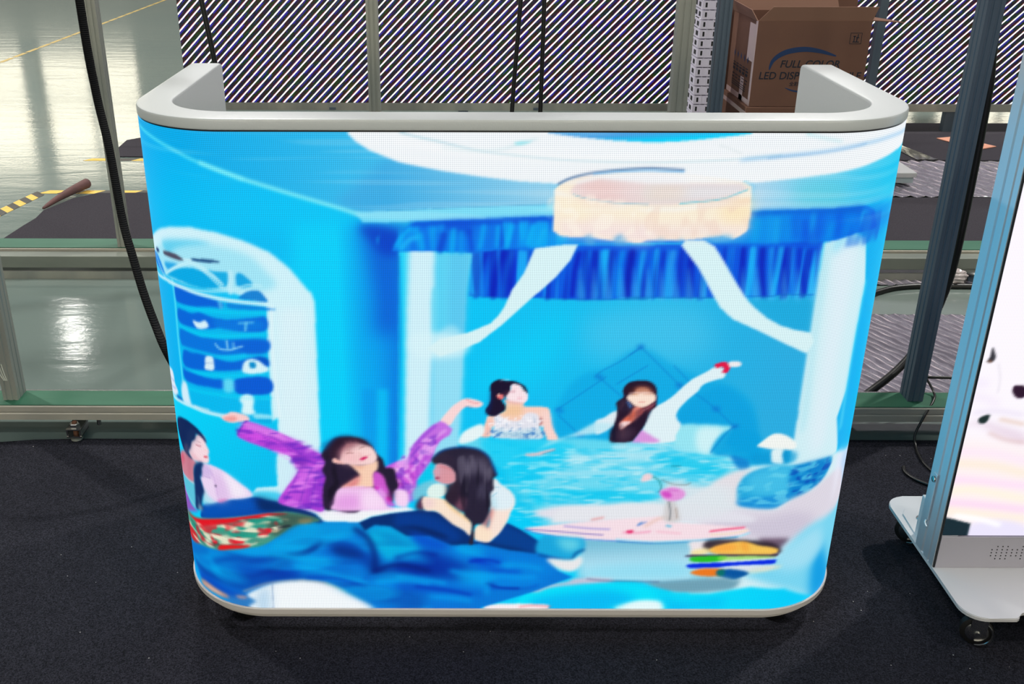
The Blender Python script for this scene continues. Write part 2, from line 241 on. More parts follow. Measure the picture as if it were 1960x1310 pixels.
# picture on the counter: shapes in millimetres along and up the screen
ART = """
G 0,176,240 0.0 1 0 0,205,250 -624,943,-524,679 -854,987,828,995,1105,-50,-1076,-111
G 0,180,240 30.1 1 0 0,212,252 -442,794,-328,601 -897,771,-213,795,-227,205,-1015,189
G 0,205,250 11.8 1 0 0,120,222 -317,641,-239,641 -389,803,-178,804,-186,265,-424,264
P 0,95,212 13.3 0.8 0 -275,804,-209,804,-210,757,-222,322,-249,322,-248,681,-267,767
P 0,62,196 7.3 0.85 1 -276,802,-213,793,-214,753,-239,750,-259,776
P 0,190,248 16.2 0.55 0 -273,601,-220,601,-226,322,-293,322
P 0,150,232 4.1 0.6 0 -284,493,-256,493,-262,322,-286,322
P 0,205,250 4.1 0.6 0 -256,493,-237,493,-242,322,-262,322
G 0,170,232 1.8 1 0 110,200,238 -564,933,-2,831 -695,993,-720,948,-672,946,-636,939,-595,927,-555,913,-509,898,-467,882,-424,867,-380,853,-337,839,-293,826,-271,816,-230,808,-73,815,52,819,382,830,520,834,572,835,625,835,700,829,801,877,770,1000
G 170,212,236 5.7 1 0 10,196,240 388,850,659,877 375,891,557,919,740,935,759,854,654,834,563,835,383,828
P 90,205,222 12.4 0.6 1 447,876,524,884,536,856,526,838,463,839
G 60,172,228 8.8 1 0 150,208,235 -229,840,40,859 -227,920,57,877,52,821,-230,808,-317,840
S 95,228,252 2.1 0.85 5.4 -699,948,-650,941,-595,928,-555,914,-509,898,-467,882
S 125,236,250 2.3 0.9 6.7 -536,908,-509,898,-467,882,-424,868,-380,854,-337,841,-293,827,-271,819
P 125,222,248 1.8 0.9 0 -284,826,-212,828,-230,828,-96,835,49,840,49,819,-96,813,-230,808,-213,808,-271,808
S 0,130,200 0.9 0.6 1.4 -230,828,-163,831
S 30,130,190 0.9 0.6 1.4 -154,832,-87,835,15,839,46,840
P 238,243,247 1.7 1 0 -301,984,-292,961,-277,945,-256,931,-210,912,-199,909,-140,897,-74,887,-8,879,56,875,293,871,376,877,446,885,511,894,558,902,602,911,644,918,706,922,709,955,725,996
G 70,160,225 1.3 1 0 0,205,250 197,960,198,947 23,972,31,960,88,953,142,948,199,945,242,946,296,951,339,956,379,961,391,973
S 165,205,218 1.5 0.8 2.8 -205,960,-172,952,-140,945,-75,930,-9,922,57,916,122,913,201,912,289,914,354,918,419,924
S 150,200,238 2.6 0.75 5.8 354,916,419,923,483,930,527,937,578,943,632,947,705,945
S 70,140,205 1.7 0.55 2.0 397,919,462,926,527,935,561,941
S 200,226,232 2.6 0.8 3.1 -136,936,-92,930,-42,932,-10,942,18,950
P 140,225,235 1.7 0.8 1 -18,945,3,946,12,948,1,942,-14,940
S 190,205,205 1.7 0.7 1.5 316,940,334,935,353,927
S 170,225,232 2.6 0.8 3.0 457,959,484,953,514,947
S 250,250,250 5.2 0.6 8.6 -210,946,-90,927,29,919,201,914,355,920
G 0,196,246 1.5 1 0 40,172,224 -89,681,472,541 -103,758,502,759,549,319,-107,323
P 90,200,236 25.2 0.55 1 121,642,302,663,340,562,220,541,116,562
P 20,168,220 13.3 0.7 1 400,682,509,683,511,603,443,623
P 0,210,250 19.7 0.5 1 84,652,4,602,-60,540,-88,498,-31,477,53,520
P 0,165,226 5.0 0.65 1 73,357,65,435,87,494,118,525,155,536,213,577,276,541,335,515,384,500,426,463,442,403,452,324
P 0,158,222 5.1 0.6 1 294,446,365,500,428,446,448,358,387,380,300,380
S 0,108,196 1.2 0.55 2.0 214,578,253,539,289,502
S 0,108,196 1.2 0.55 2.0 214,578,182,551,146,529,137,518
S 0,108,196 1.2 0.55 2.0 143,518,187,478
S 0,108,196 1.2 0.55 2.0 70,451,111,483,156,518
S 0,108,196 1.2 0.55 2.0 276,541,313,502
S 0,108,196 1.2 0.55 2.1 73,440,115,398
S 0,108,196 1.2 0.55 2.0 289,502,329,478,360,453,397,417
S 0,108,196 1.2 0.55 2.1 397,417,365,402,325,422
S 0,108,196 1.2 0.55 2.0 176,504,229,541
S 0,108,196 1.2 0.55 2.0 217,577,195,562
S 0,108,196 1.2 0.55 2.1 397,417,381,391
P 0,110,205 3.0 0.5 1 136,522,148,523,151,514,139,513
P 0,110,205 2.9 0.5 1 207,582,219,583,221,574,209,573
P 0,110,205 3.0 0.5 1 282,506,294,507,297,497,285,496
P 0,110,205 3.1 0.5 1 67,454,80,455,82,445,70,444
P 0,110,205 3.1 0.5 1 390,421,403,422,406,413,393,411
P 0,110,205 3.0 0.5 1 353,458,365,459,368,449,356,448
P 0,110,205 3.1 0.5 1 108,403,121,404,123,394,110,393
P 0,84,222 1.4 1 0 -87,757,-28,763,40,765,108,769,212,769,280,771,325,774,510,777,506,680,483,681,460,680,426,675,389,674,334,672,253,672,183,673,159,669,113,668,55,670,9,672,-26,671,-58,672,-91,675
S 0,160,240 2.8 0.8 4.6 -74,754,-85,720,-92,675
S 0,40,190 2.8 0.8 9.3 -62,754,-73,720,-80,675
S 0,120,232 2.8 0.8 5.6 -47,754,-57,720,-64,675
S 0,30,186 2.8 0.8 11.1 -33,754,-43,720,-49,675
S 0,160,246 2.8 0.8 4.6 -19,754,-28,720,-34,675
S 0,44,206 2.8 0.8 11.1 -5,754,-14,720,-19,675
S 0,120,240 2.8 0.8 7.4 51,754,44,720,40,676
S 0,96,228 2.8 0.8 9.3 79,754,72,720,69,676
S 0,18,180 2.8 0.8 8.4 96,754,90,720,88,676
S 0,150,246 2.8 0.8 9.3 112,754,106,720,105,676
S 0,60,205 2.8 0.8 7.4 127,755,122,720,120,676
S 0,150,240 2.8 0.8 10.2 140,755,135,720,134,676
S 0,40,190 2.8 0.8 7.4 156,755,151,720,151,676
S 0,140,238 2.8 0.8 9.3 170,755,166,720,166,676
S 0,18,170 2.8 0.8 12.1 186,755,183,720,183,676
S 20,160,240 2.8 0.8 9.3 206,755,203,721,204,676
S 0,120,232 2.8 0.8 11.1 227,755,225,721,227,676
S 0,40,190 2.8 0.8 6.5 241,755,239,721,241,676
S 40,160,240 2.8 0.8 11.1 256,755,254,721,257,676
S 0,60,205 2.8 0.8 8.3 272,761,271,721,275,676
S 0,22,178 2.8 0.8 11.1 290,761,289,721,293,676
S 0,120,230 2.8 0.8 8.3 310,761,310,721,314,676
S 0,110,228 2.8 0.8 9.3 353,761,355,721,361,676
S 0,40,196 2.8 0.8 7.4 375,761,377,721,384,677
S 30,160,240 2.8 0.8 11.1 392,761,395,721,402,677
S 0,22,176 2.8 0.8 10.2 408,761,411,721,419,677
S 20,150,238 2.8 0.8 10.2 424,761,428,721,436,677
S 0,26,184 2.8 0.8 9.3 442,761,446,721,455,677
S 20,140,235 2.8 0.8 9.3 457,761,462,721,471,677
S 0,34,190 2.8 0.8 7.4 471,761,476,721,486,677
S 0,110,226 2.8 0.8 7.4 485,761,490,721,500,677
S 0,40,190 2.8 0.8 5.7 499,761,505,721,516,676
N 20,175,248 2.8 0.9 4 60 -85,753,88,758,506,761,509,678,220,670,-84,675
N 0,20,175 2.8 0.5 4 50 -85,753,88,758,506,761,509,678,220,670,-84,675
P 70,190,245 3.3 0.5 1 96,670,97,706,99,730,103,706,110,670
P 70,190,245 3.3 0.5 1 120,670,121,706,122,730,127,706,133,670
P 70,190,245 3.3 0.5 1 143,670,144,706,145,730,150,706,157,670
P 70,190,245 3.3 0.5 1 167,670,167,706,169,730,174,706,181,670
P 70,190,245 3.3 0.5 1 191,670,191,706,192,730,197,706,204,670
P 70,190,245 3.3 0.5 1 214,670,214,706,215,730,221,706,228,670
P 70,190,245 3.3 0.5 1 238,670,238,706,238,730,244,706,251,670
P 70,190,245 3.3 0.5 1 261,670,261,706,262,730,267,706,275,670
P 70,190,245 3.3 0.5 1 285,670,284,706,285,730,291,706,299,670
P 70,190,245 3.3 0.5 1 309,670,308,706,308,730,314,706,322,671
P 70,190,245 3.3 0.5 1 332,671,331,706,331,730,338,706,346,671
P 70,190,245 3.3 0.5 1 356,671,355,707,355,730,361,707,369,671
P 70,190,245 3.3 0.5 1 379,671,378,707,378,731,384,707,393,671
P 70,190,245 3.3 0.5 1 403,671,401,707,401,731,408,707,417,671
P 70,190,245 3.3 0.5 1 427,671,425,707,425,731,431,707,440,671
P 70,190,245 3.3 0.5 1 450,671,448,707,448,731,455,707,464,671
P 70,190,245 3.3 0.5 1 474,671,472,707,471,731,478,707,487,671
P 70,190,245 3.3 0.5 1 497,671,495,707,494,731,501,707,511,671
S 0,120,205 0.8 0.8 1.5 -91,675,-58,672,-26,671
S 0,105,190 0.9 0.7 1.9 32,671,113,668,220,670,183,673,334,672
S 0,90,190 0.9 0.7 1.9 389,674,426,675,460,679,507,678
G 60,205,246 2.0 1 0 110,212,242 -212,641,-88,641 -211,756,-87,752,-96,681,-100,581,-107,477,-115,323,-224,322,-214,601
G 0,200,248 2.0 1 0 90,222,250 -212,641,-195,641 -210,755,-194,755,-205,322,-224,322
P 206,238,249 3.9 1 0 -193,767,-150,767,-158,322,-211,322,-200,642
P 86,196,238 4.7 0.7 0 -125,767,-88,767,-98,581,-127,602
P 100,214,244 2.9 0.8 1 -156,681,-145,681,-148,592,-157,591
P 150,222,245 4.1 0.9 1 -152,581,-102,592,-115,323,-162,322
P 120,215,245 3.1 0.8 1 -157,557,-152,557,-158,322,-164,322
P 214,242,250 5.8 0.8 1 -190,602,-98,597,-101,561,-182,557
S 0,110,205 2.0 0.6 3.9 -212,748,-212,642,-215,540,-224,322
P 208,238,245 2.2 1 0 513,775,533,782,570,785,599,773,620,686,617,562,621,390,623,339,596,334,509,324,512,435,511,567,511,682
G 0,176,240 2.3 1 0 0,200,248 620,705,745,706 585,833,708,827,833,843,893,304,722,312,627,336,603,419,617,470,617,562,620,686,600,768
P 0,140,236 11.8 0.8 1 586,828,634,824,706,795,651,782,614,775,599,802
S 0,120,205 2.3 0.5 3.1 615,799,642,802,709,795
P 60,205,245 7.5 0.7 1 534,777,570,788,598,779,604,753,586,771,553,761,533,753
P 224,238,248 11.2 0.8 1 534,767,580,753,576,533,576,370,545,377,541,601
P 175,228,240 5.0 0.6 1 507,759,525,758,526,602,531,434,519,413,513,603
S 120,225,250 4.7 0.8 7.2 620,686,617,562,621,390
P 0,118,232 1.4 1 0 -223,756,-218,769,-209,786,-197,800,-183,808,-73,814,48,819,380,827,475,833,544,835,585,833,608,822,627,787,570,785,529,776,510,775,449,775,404,772,321,772,108,770,85,769,20,762,-28,761,-59,757,-87,754,-141,756
P 0,78,212 3.6 0.85 1 -183,808,-73,814,48,819,49,810,-29,805,-118,803,-181,800
P 0,66,206 5.4 0.6 1 -136,807,-87,808,-91,786,-123,791
S 0,190,250 2.7 0.7 6.0 -216,765,-206,781,-192,798
S 40,190,250 2.7 0.7 7.9 -207,762,-193,777,-179,781
S 0,180,245 2.7 0.7 9.3 -175,786,-172,762
S 0,160,240 2.7 0.7 8.3 -152,796,-153,762
S 0,60,200 2.7 0.7 10.7 -134,786,-141,758
S 0,180,246 2.7 0.7 10.2 -118,793,-121,758
S 0,150,240 2.7 0.7 9.3 -105,789,-105,756
S 0,60,205 2.7 0.7 6.5 -91,793,-87,758
S 0,175,246 2.7 0.7 7.9 -67,801,-73,763
S 0,110,226 2.7 0.7 6.9 -51,803,-59,763
S 0,190,250 2.7 0.7 5.1 -43,801,-44,765
S 0,70,208 2.7 0.7 6.0 -33,801,-37,765
S 0,185,248 2.7 0.7 7.9 -19,803,-28,765
S 0,150,242 2.7 0.7 9.3 -4,801,-5,768
S 0,190,248 2.7 0.7 9.2 17,801,8,770
S 60,190,245 2.7 0.7 6.9 35,794,26,770
N 0,185,250 2.7 0.6 6 30 -218,795,51,809,52,767,-214,757
N 20,170,240 2.7 0.6 7 26 383,824,576,828,587,775,389,776
N 0,80,215 2.7 0.5 7 26 383,824,668,810,664,763,389,776
P 0,170,244 7.3 0.6 1 8,789,50,794,90,777,95,765,18,762
P 0,145,234 5.4 0.7 1 318,794,378,820,449,825,456,776,320,773,308,783
S 0,175,240 4.5 0.6 11.5 393,811,392,778
S 20,175,240 4.5 0.6 9.2 424,816,426,778
S 0,90,220 4.5 0.6 11.5 455,816,461,785
S 0,70,214 4.5 0.6 9.2 473,811,477,788
S 0,90,222 4.5 0.6 11.6 498,825,501,788
S 0,80,220 4.8 0.6 12.2 531,827,533,787
S 0,160,240 4.7 0.6 9.6 520,806,517,780
S 0,130,236 5.1 0.6 13.0 557,822,552,794
P 0,96,212 3.6 0.8 1 382,830,520,834,572,835,575,822,521,825,454,825,383,822
P 214,241,245 1.5 1 0 20,762,63,768,93,769,82,741,58,710,-2,651,-25,628,-41,613,-57,600,-71,587,-97,575,-142,558,-166,574,-142,592,-95,604,-74,613,-53,623,-41,636,-30,653,-17,686,3,717
P 214,241,245 1.5 1 0 269,768,275,778,306,778,326,766,344,740,358,718,387,675,403,657,431,634,456,620,481,612,512,606,520,588,511,565,473,583,423,608,371,632,358,644,347,654,331,679,320,697,316,705,300,730
P 250,236,214 1.4 1 0 50,866,58,874,91,886,146,893,203,895,269,891,327,884,363,878,376,871,377,857,380,825,378,795,367,785,356,780,337,785,308,781,268,777,211,778,198,772,153,776,119,782,85,782,62,785,50,794
P 246,243,236 2.7 0.8 0 50,857,50,866,61,861,104,845,207,836,207,832,105,836,252,836,318,843,361,855,375,866,376,855,340,839,252,827,208,827
P 242,222,226 9.0 0.7 1 72,820,151,810,210,804,212,770,153,777,85,782,60,789
P 240,222,226 9.0 0.6 1 210,801,299,804,375,806,369,783,301,783,211,778
P 252,228,186 8.9 0.7 1 332,839,376,857,380,811,334,811
P 252,238,200 8.9 0.6 1 69,834,105,827,110,810,70,815
P 90,170,225 3.6 0.8 1 103,782,116,786,122,770,108,770
P 90,170,225 3.6 0.8 1 153,780,166,787,176,770,158,770
P 110,190,232 3.6 0.7 1 225,780,238,780,237,773
P 110,190,232 3.6 0.7 1 261,778,270,780,271,771
P 110,190,232 3.6 0.7 1 308,781,324,785,346,787,356,780,325,774
P 232,214,214 2.2 1 0 76,860,79,868,87,877,124,886,203,893,247,889,270,878,358,876,372,866,339,850,295,843,240,840,207,840,149,843,104,850
P 235,196,192 12.3 0.8 1 89,877,135,879,170,857,148,848,104,852
P 222,222,226 5.3 0.8 1 204,875,266,875,356,875,368,868,339,852,273,846,207,843
P 232,214,200 8.8 0.7 1 204,871,259,873,264,850,206,845
P 240,243,246 2.6 0.9 0 65,875,124,891,202,897,269,893,358,878,204,876,204,876,124,884,89,876
S 80,170,205 0.9 0.7 1.6 81,857,104,850,149,843,207,840
S 40,190,215 0.9 0.85 1.8 260,842,295,845,330,850,356,860,371,866
S 74,112,158 1.4 0.9 3.7 56,875,69,882,86,888,113,894,156,899,202,902,228,901,261,899
S 70,160,225 1.4 0.8 2.8 113,892,156,896,202,898,229,897,262,896
S 60,190,220 1.1 0.7 1.8 362,880,372,878
P 206,240,250 2.4 1 0 -751,710,-729,738,-653,775,-619,786,-570,794,-520,789,-476,775,-432,754,-400,725,-368,681,-366,683,-360,663,-361,599,-363,493,-366,357,-368,390,-367,239,-519,238,-491,289,-452,286,-441,433,-452,422,-451,493,-448,599,-446,657,-512,684,-650,690
P 222,240,248 8.0 0.6 0 -422,650,-375,650,-381,466,-383,357,-442,357,-434,547
P 150,224,244 5.7 0.8 1 -641,755,-568,769,-511,764,-467,747,-444,723,-425,694,-461,681,-556,684,-640,687,-724,691
P 60,195,235 4.4 0.6 1 -649,753,-573,770,-532,768,-575,760,-608,749,-634,733
P 0,168,228 1.7 1 1 -651,692,-615,709,-580,718,-553,715,-529,701,-520,690,-557,684,-607,689
P 0,166,226 1.7 0.9 1 -545,718,-523,717,-506,716,-507,698,-517,690,-531,707
P 0,158,224 1.7 0.9 1 -491,715,-479,712,-465,694,-485,689,-494,696
P 0,150,226 2.7 0.8 1 -651,713,-606,719,-639,701
P 0,120,226 2.6 0.9 1 -724,713,-683,717,-657,689,-686,691,-726,697
S 190,240,252 1.6 0.8 3.6 -701,714,-657,682
S 190,238,250 1.4 0.8 3.8 -648,693,-606,716,-576,726,-553,718,-521,689
P 70,62,84 1.8 0.95 1 -651,733,-633,737,-610,737,-592,731,-601,728,-627,728,-650,728
P 16,62,118 1.4 0.95 1 -575,736,-555,738,-535,739,-518,735,-536,733,-567,732
P 20,50,110 1.6 0.9 1 -692,728,-677,732,-671,727,-686,722
S 230,245,250 1.6 0.8 2.8 -592,731,-575,733
P 0,184,238 1.5 1 0 -674,673,-624,685,-578,673,-538,668,-502,663,-445,655,-448,599,-451,493,-453,418,-491,424,-547,431,-620,436,-675,430,-727,457
P 0,178,240 3.2 1 0 -724,653,-629,681,-636,480,-724,457
P 0,98,216 2.1 1 1 -623,677,-578,672,-524,661,-525,649,-545,650,-620,642
P 0,120,218 1.9 0.8 1 -514,659,-505,660,-437,651,-438,646,-506,649
P 0,98,216 2.0 0.95 1 -624,631,-603,632,-587,631,-568,636,-542,630,-512,628,-470,632,-447,633,-448,609,-481,605,-529,611,-544,608,-578,603,-623,605
P 0,130,225 3.8 0.6 1 -542,625,-512,626,-465,629,-450,617,-467,608,-529,610
P 0,112,220 2.1 0.95 1 -625,591,-599,592,-574,588,-541,589,-451,588,-451,565,-485,562,-534,555,-579,553,-623,557
P 0,92,212 2.9 0.7 1 -511,587,-449,591,-450,568,-489,565
P 0,96,214 2.0 0.95 1 -621,550,-598,551,-579,554,-545,550,-520,546,-500,549,-469,557,-452,553,-451,536,-502,530,-553,524,-622,517
P 0,98,216 2.3 1 1 -627,513,-598,510,-561,507,-536,508,-536,491,-563,489,-624,487
P 0,90,212 1.8 1 1 -511,511,-452,515,-450,484,-509,482
S 0,208,246 2.0 0.7 5.6 -620,641,-568,641,-526,642,-448,642
S 0,208,246 2.0 0.7 5.7 -624,597,-574,593,-520,596,-451,600
S 0,208,246 2.1 0.7 5.9 -620,556,-572,557,-534,555,-490,560
S 0,208,246 2.1 0.7 5.9 -623,511,-578,513,-538,516,-455,523
S 0,208,246 2.1 0.7 5.8 -618,472,-532,477,-451,474
P 214,240,250 1.7 1 1 -586,617,-572,616,-559,622,-553,612,-561,606,-578,604
S 130,215,245 1.4 0.8 2.9 -496,622,-470,623
S 130,215,245 1.4 0.8 3.9 -483,622,-485,608
S 190,240,252 1.4 0.9 2.5 -543,579,-535,570,-518,569,-503,574,-493,577
S 180,236,250 1.4 0.8 3.1 -521,587,-520,572
S 180,236,250 1.4 0.8 2.5 -509,584,-509,572
P 216,238,248 1.6 1 1 -566,550,-553,552,-550,542,-552,526,-570,524,-569,536
S 120,150,200 1.1 0.6 1.7 -569,537,-550,540
P 214,242,250 1.8 1 1 -493,545,-481,552,-467,549,-458,541,-449,531,-464,524,-495,525
P 0,140,205 1.6 1 1 -483,545,-473,545,-473,535,-482,534
P 0,80,190 2.0 0.8 1 -469,554,-450,553,-452,540,-462,547
P 110,220,246 3.1 0.85 1 -534,508,-516,510,-517,487,-534,484
S 120,220,246 2.0 0.6 7.5 -525,651,-526,661
P 214,244,251 2.2 1 1 -504,477,-492,481,-481,474,-484,452,-481,441,-505,441,-503,460,-507,468
S 60,220,248 1.5 0.5 1.6 -543,473,-532,473,-451,471
S 120,240,255 1.7 0.85 4.1 -631,685,-630,642,-635,562,-637,481
P 222,232,246 2.7 1 1 -726,474,-688,487,-678,477,-676,461,-663,447,-688,430,-726,431,-727,457
S 120,150,215 1.7 0.7 2.7 -725,457,-679,464
S 120,150,215 1.7 0.7 2.6 -725,437,-674,451
P 0,70,170 2.6 0.9 1 -673,437,-651,440,-640,438,-667,431
P 208,236,250 3.0 1 1 -639,479,-625,481,-620,452,-618,437,-641,434,-648,453
S 196,238,250 2.3 1 8.6 -737,439,-713,422,-661,429,-621,435,-579,434,-541,433,-526,433
S 235,235,240 1.5 0.8 3.1 -608,439,-572,440
P 170,232,248 2.0 0.8 1 -483,441,-451,438,-452,430,-481,431
P 0,170,225 2.1 0.8 1 -479,429,-452,429,-452,422,-474,423
S 205,242,252 1.6 0.95 6.7 -731,684,-710,674,-653,679,-608,677,-576,673,-540,669,-503,664,-469,660,-435,656
S 195,240,252 1.5 0.85 4.7 -650,692,-601,720,-568,728,-540,715,-518,694
S 190,238,250 1.4 0.7 3.9 -646,676,-589,677,-544,679,-505,684,-473,694,-450,692
S 190,236,250 1.9 0.85 8.5 -502,717,-505,680
P 0,118,208 1.5 0.9 1 -490,672,-475,682,-456,683,-446,672,-443,662,-467,665,-490,668
S 235,246,250 1.4 0.7 3.0 -435,656,-439,601,-439,497,-436,433
G 0,208,248 1.8 1 0 0,190,238 -655,395,-533,272 -766,416,-727,411,-662,426,-621,430,-579,429,-547,428,-511,424,-453,419,-441,433,-452,286,-491,282,-518,252,-752,160
S 150,226,246 4.3 0.8 15.1 -483,270,-384,270
P 206,236,248 3.2 1 1 -447,352,-421,335,-407,324,-408,310,-450,264,-449,286
P 40,200,240 3.2 0.8 1 -510,271,-450,271,-451,250,-494,250
P 96,214,240 3.2 1 1 -107,379,-63,392,-29,381,106,391,203,385,348,386,420,347,442,324,387,284,293,237,64,206,-7,253,-28,323,-58,345
P 20,206,246 5.3 0.85 1 -59,392,67,385,107,368,70,323,12,288,-28,317,-58,357
S 0,196,240 5.4 0.75 21.7 -28,317,-2,253,64,206
S 0,205,245 5.4 0.75 19.3 1,334,43,254
S 190,232,244 5.3 0.75 23.1 98,346,282,358
S 170,228,244 5.3 0.75 14.9 60,312,256,324
S 0,200,240 5.4 0.75 21.6 72,271,251,260
S 60,205,240 5.4 0.75 17.4 102,248,252,242
S 120,220,242 5.4 0.75 10.7 71,294,268,289
S 170,230,244 5.2 0.75 12.5 184,380,330,367
S 20,200,238 5.3 0.75 27.5 274,346,384,318
S 60,205,240 5.3 0.75 14.9 296,310,375,306
S 170,232,246 5.3 0.75 14.7 379,367,412,330
S 20,205,245 5.3 0.75 21.2 10,368,12,288
N 205,240,248 3.2 0.5 9 1.8 -28,323,68,368,377,380,421,336,292,243,14,206
N 0,195,240 3.2 0.45 10 2 -49,379,68,368,377,380,421,336,292,243,14,206,-37,277
S 0,120,200 2.1 0.5 5.2 372,360,429,349
P 0,120,205 3.2 0.85 1 399,358,430,347,437,324,425,318,406,338
P 150,228,242 3.1 1 1 287,419,373,419,393,411,370,360,321,365,290,380
P 218,244,248 5.2 0.8 1 331,411,374,414,374,391,360,362,335,367
P 0,160,222 3.1 0.9 1 360,362,384,408,442,403,449,347,399,356
S 0,120,200 1.2 0.6 2.6 360,362,386,405,402,419
P 0,150,212 4.2 0.7 1 441,358,515,364,516,337,481,334,443,338
P 240,244,240 1.7 1 1 445,376,453,386,470,401,486,402,508,391,518,377,511,368,483,368,458,372
P 222,240,244 2.1 1 1 474,368,495,369,494,356,498,338,481,339,475,345
S 0,140,200 2.7 0.6 7.5 498,365,502,340
P 212,238,244 3.3 1 0 444,334,500,336,549,346,641,337,627,336,681,321,804,340,871,-81,338,-45,265,207,311,254,378,295
G 190,216,246 11.3 1 0 0,180,238 707,209,710,56 628,334,721,316,771,36,725,-86,613,5,615,70,650,134,669,223
P 226,222,228 5.4 1 1 407,321,445,321,506,292,496,239,416,239,393,277,366,292
P 30,165,220 2.7 1 1 418,284,433,314,475,332,533,334,595,336,610,326,595,294,554,267,511,250,490,238,435,243,420,254
P 80,200,236 8.6 0.7 1 434,310,476,329,516,332,527,283,496,266,444,273
P 0,126,205 4.8 0.9 1 520,328,561,336,607,329,592,294,554,269,523,261,515,291
P 20,140,216 3.3 0.8 1 421,258,483,266,528,271,490,238,429,243
S 0,90,180 1.8 0.5 3.0 528,320,572,323
S 0,90,180 1.9 0.5 3.2 545,303,588,303
S 0,90,180 1.8 0.5 3.1 533,290,569,294
S 0,90,180 1.9 0.5 3.2 552,323,571,282
N 110,215,240 3.2 0.6 7 3 418,284,433,314,475,332,595,336,595,294,554,267,511,250,435,243
N 0,70,180 3.6 0.7 4 2.5 518,298,520,328,606,331,595,294,554,267,523,261
P 220,214,226 5.5 1 1 321,239,417,237,494,236,526,260,573,274,606,290,660,286,708,184,590,185,541,158,512,142,477,162,379,170,356,201
P 200,192,212 10.0 0.75 1 374,216,470,217,535,229,586,201,541,162,505,147,456,178,390,182
P 84,60,84 4.5 0.8 1 477,162,512,142,527,157,529,168,476,170
P 120,212,240 8.1 1 1 532,152,580,188,663,191,706,192,710,103,695,24,706,-17,612,9,540,46,468,75,453,83,514,126
P 0,150,226 12.3 0.85 1 606,107,635,109,709,-7,626,0,605,42
P 176,226,244 11.5 0.7 1 526,145,601,177,628,113,573,87,518,98,509,119
P 236,236,250 8.4 0.7 1 628,334,651,316,641,226,598,189,636,220
P 225,224,234 4.4 1 1 34,224,73,242,142,244,273,237,341,249,444,225,451,207,315,207,114,206
P 222,228,234 6.5 0.9 1 192,246,271,254,284,299,341,292,385,292,412,281,416,239,355,216,291,212,194,216
P 150,215,240 6.8 1 1 255,177,378,178,388,75,337,62,264,62
P 150,218,238 5.7 1 1 121,164,162,160,379,154,387,74,287,66,142,73,125,92
P 120,190,210 9.0 0.8 1 137,157,279,153,281,131,138,134
G 120,190,215 4.5 1 0 190,230,246 230,161,234,98 126,169,340,162,346,138,349,66,270,64,144,68,135,118
P 130,216,240 10.3 0.7 1 149,102,325,115,342,74,150,72
S 0,110,180 2.1 0.6 2.6 144,68,270,63,349,68
P 228,230,236 4.4 1 1 64,204,79,230,118,243,272,249,275,212,141,208,18,197
P 245,222,230 2.2 1 0 16,193,110,206,275,220,291,208,376,201,440,197,454,188,436,176,379,168,263,160,197,167,267,159,143,166,81,173,34,184
S 70,60,170 1.3 0.6 2.7 19,190,80,185,142,179,170,177
S 90,90,210 1.8 0.5 3.4 95,197,142,192,182,190
S 60,110,220 1.3 0.7 2.4 19,188,44,180,96,171,143,166,267,159
S 170,225,245 1.6 0.9 4.5 197,167,263,161,340,164,379,167,424,172,452,182
S 20,120,190 1.6 0.7 2.9 198,162,263,158,334,161,379,167,430,173
S 236,60,110 1.7 0.8 4.3 377,186,402,190,441,195
S 240,220,170 1.7 0.7 2.8 378,178,423,182,448,189
S 240,110,160 2.2 0.6 3.6 209,183,235,182,261,185
S 245,180,200 2.2 0.7 4.3 274,185,319,181
S 60,130,200 1.7 0.7 4.2 237,201,243,206
S 60,180,220 1.8 0.7 5.0 292,199,299,197
P 230,60,120 1.7 0.8 1 215,187,225,187,225,181,217,181
S 230,130,130 2.2 0.6 4.7 147,212,168,217
S 70,120,210 1.7 0.6 3.4 236,199,251,207
P 226,50,110 1.6 0.8 1 216,187,228,188,228,183,218,183
S 225,180,160 3.3 0.6 5.6 250,197,278,216,300,214
P 205,200,200 3.3 0.8 1 287,254,303,254,316,216,310,208,291,208,284,220
S 60,70,80 1.4 0.7 2.5 291,254,296,231,296,212
S 140,110,90 1.4 0.6 2.1 306,239,310,216
S 20,120,120 1.4 0.8 2.4 254,310,268,301,274,284,270,275
S 110,120,120 1.5 0.7 2.4 274,302,294,293,319,291,328,295
S 10,120,140 1.4 0.7 2.4 290,332,306,332
P 238,210,216 2.1 1 1 238,313,247,317,256,312,252,302,236,297,236,306
P 226,150,220 2.2 1 1 271,275,279,282,297,286,315,280,321,269,312,258,294,255,280,261
P 206,60,190 2.2 0.8 1 276,275,289,276,296,265,287,262,278,267
S 190,60,180 1.3 0.5 2.1 288,280,307,278
P 236,226,230 3.4 1 1 340,162,379,162,382,139,347,131,342,146
P 40,28,40 3.4 0.9 1 379,166,490,162,519,142,506,135,382,139
P 246,196,86 2.2 1 1 381,146,400,154,431,162,454,160,475,153,501,149,514,142,504,131,448,129,395,133,380,139
P 252,160,60 4.5 0.7 1 387,150,425,158,434,143,395,139
P 240,150,50 4.5 0.6 1 438,160,451,160,457,139,443,143
P 248,228,150 3.4 0.8 1 346,140,375,146,379,135,350,129
P 50,24,60 1.8 0.9 1 347,131,503,133,513,138,511,127,455,127,351,125
P 40,190,40 2.0 1 1 349,126,409,128,410,119,384,113,348,115
P 150,220,90 2.3 0.8 1 406,127,504,128,495,123,410,118
S 236,240,240 1.5 0.8 2.5 349,110,411,114,505,122
P 0,40,226 1.8 1 1 345,109,430,114,505,120,512,114,503,109,431,105,386,99,346,99
P 225,225,235 2.3 0.8 1 347,97,386,99,399,97,431,103,510,106,498,95,459,93,400,91
P 236,120,30 2.3 1 1 347,89,366,97,392,99,413,95,414,83,388,79,361,82
P 0,84,160 2.3 1 1 400,93,429,97,463,89,448,77,432,71,404,81
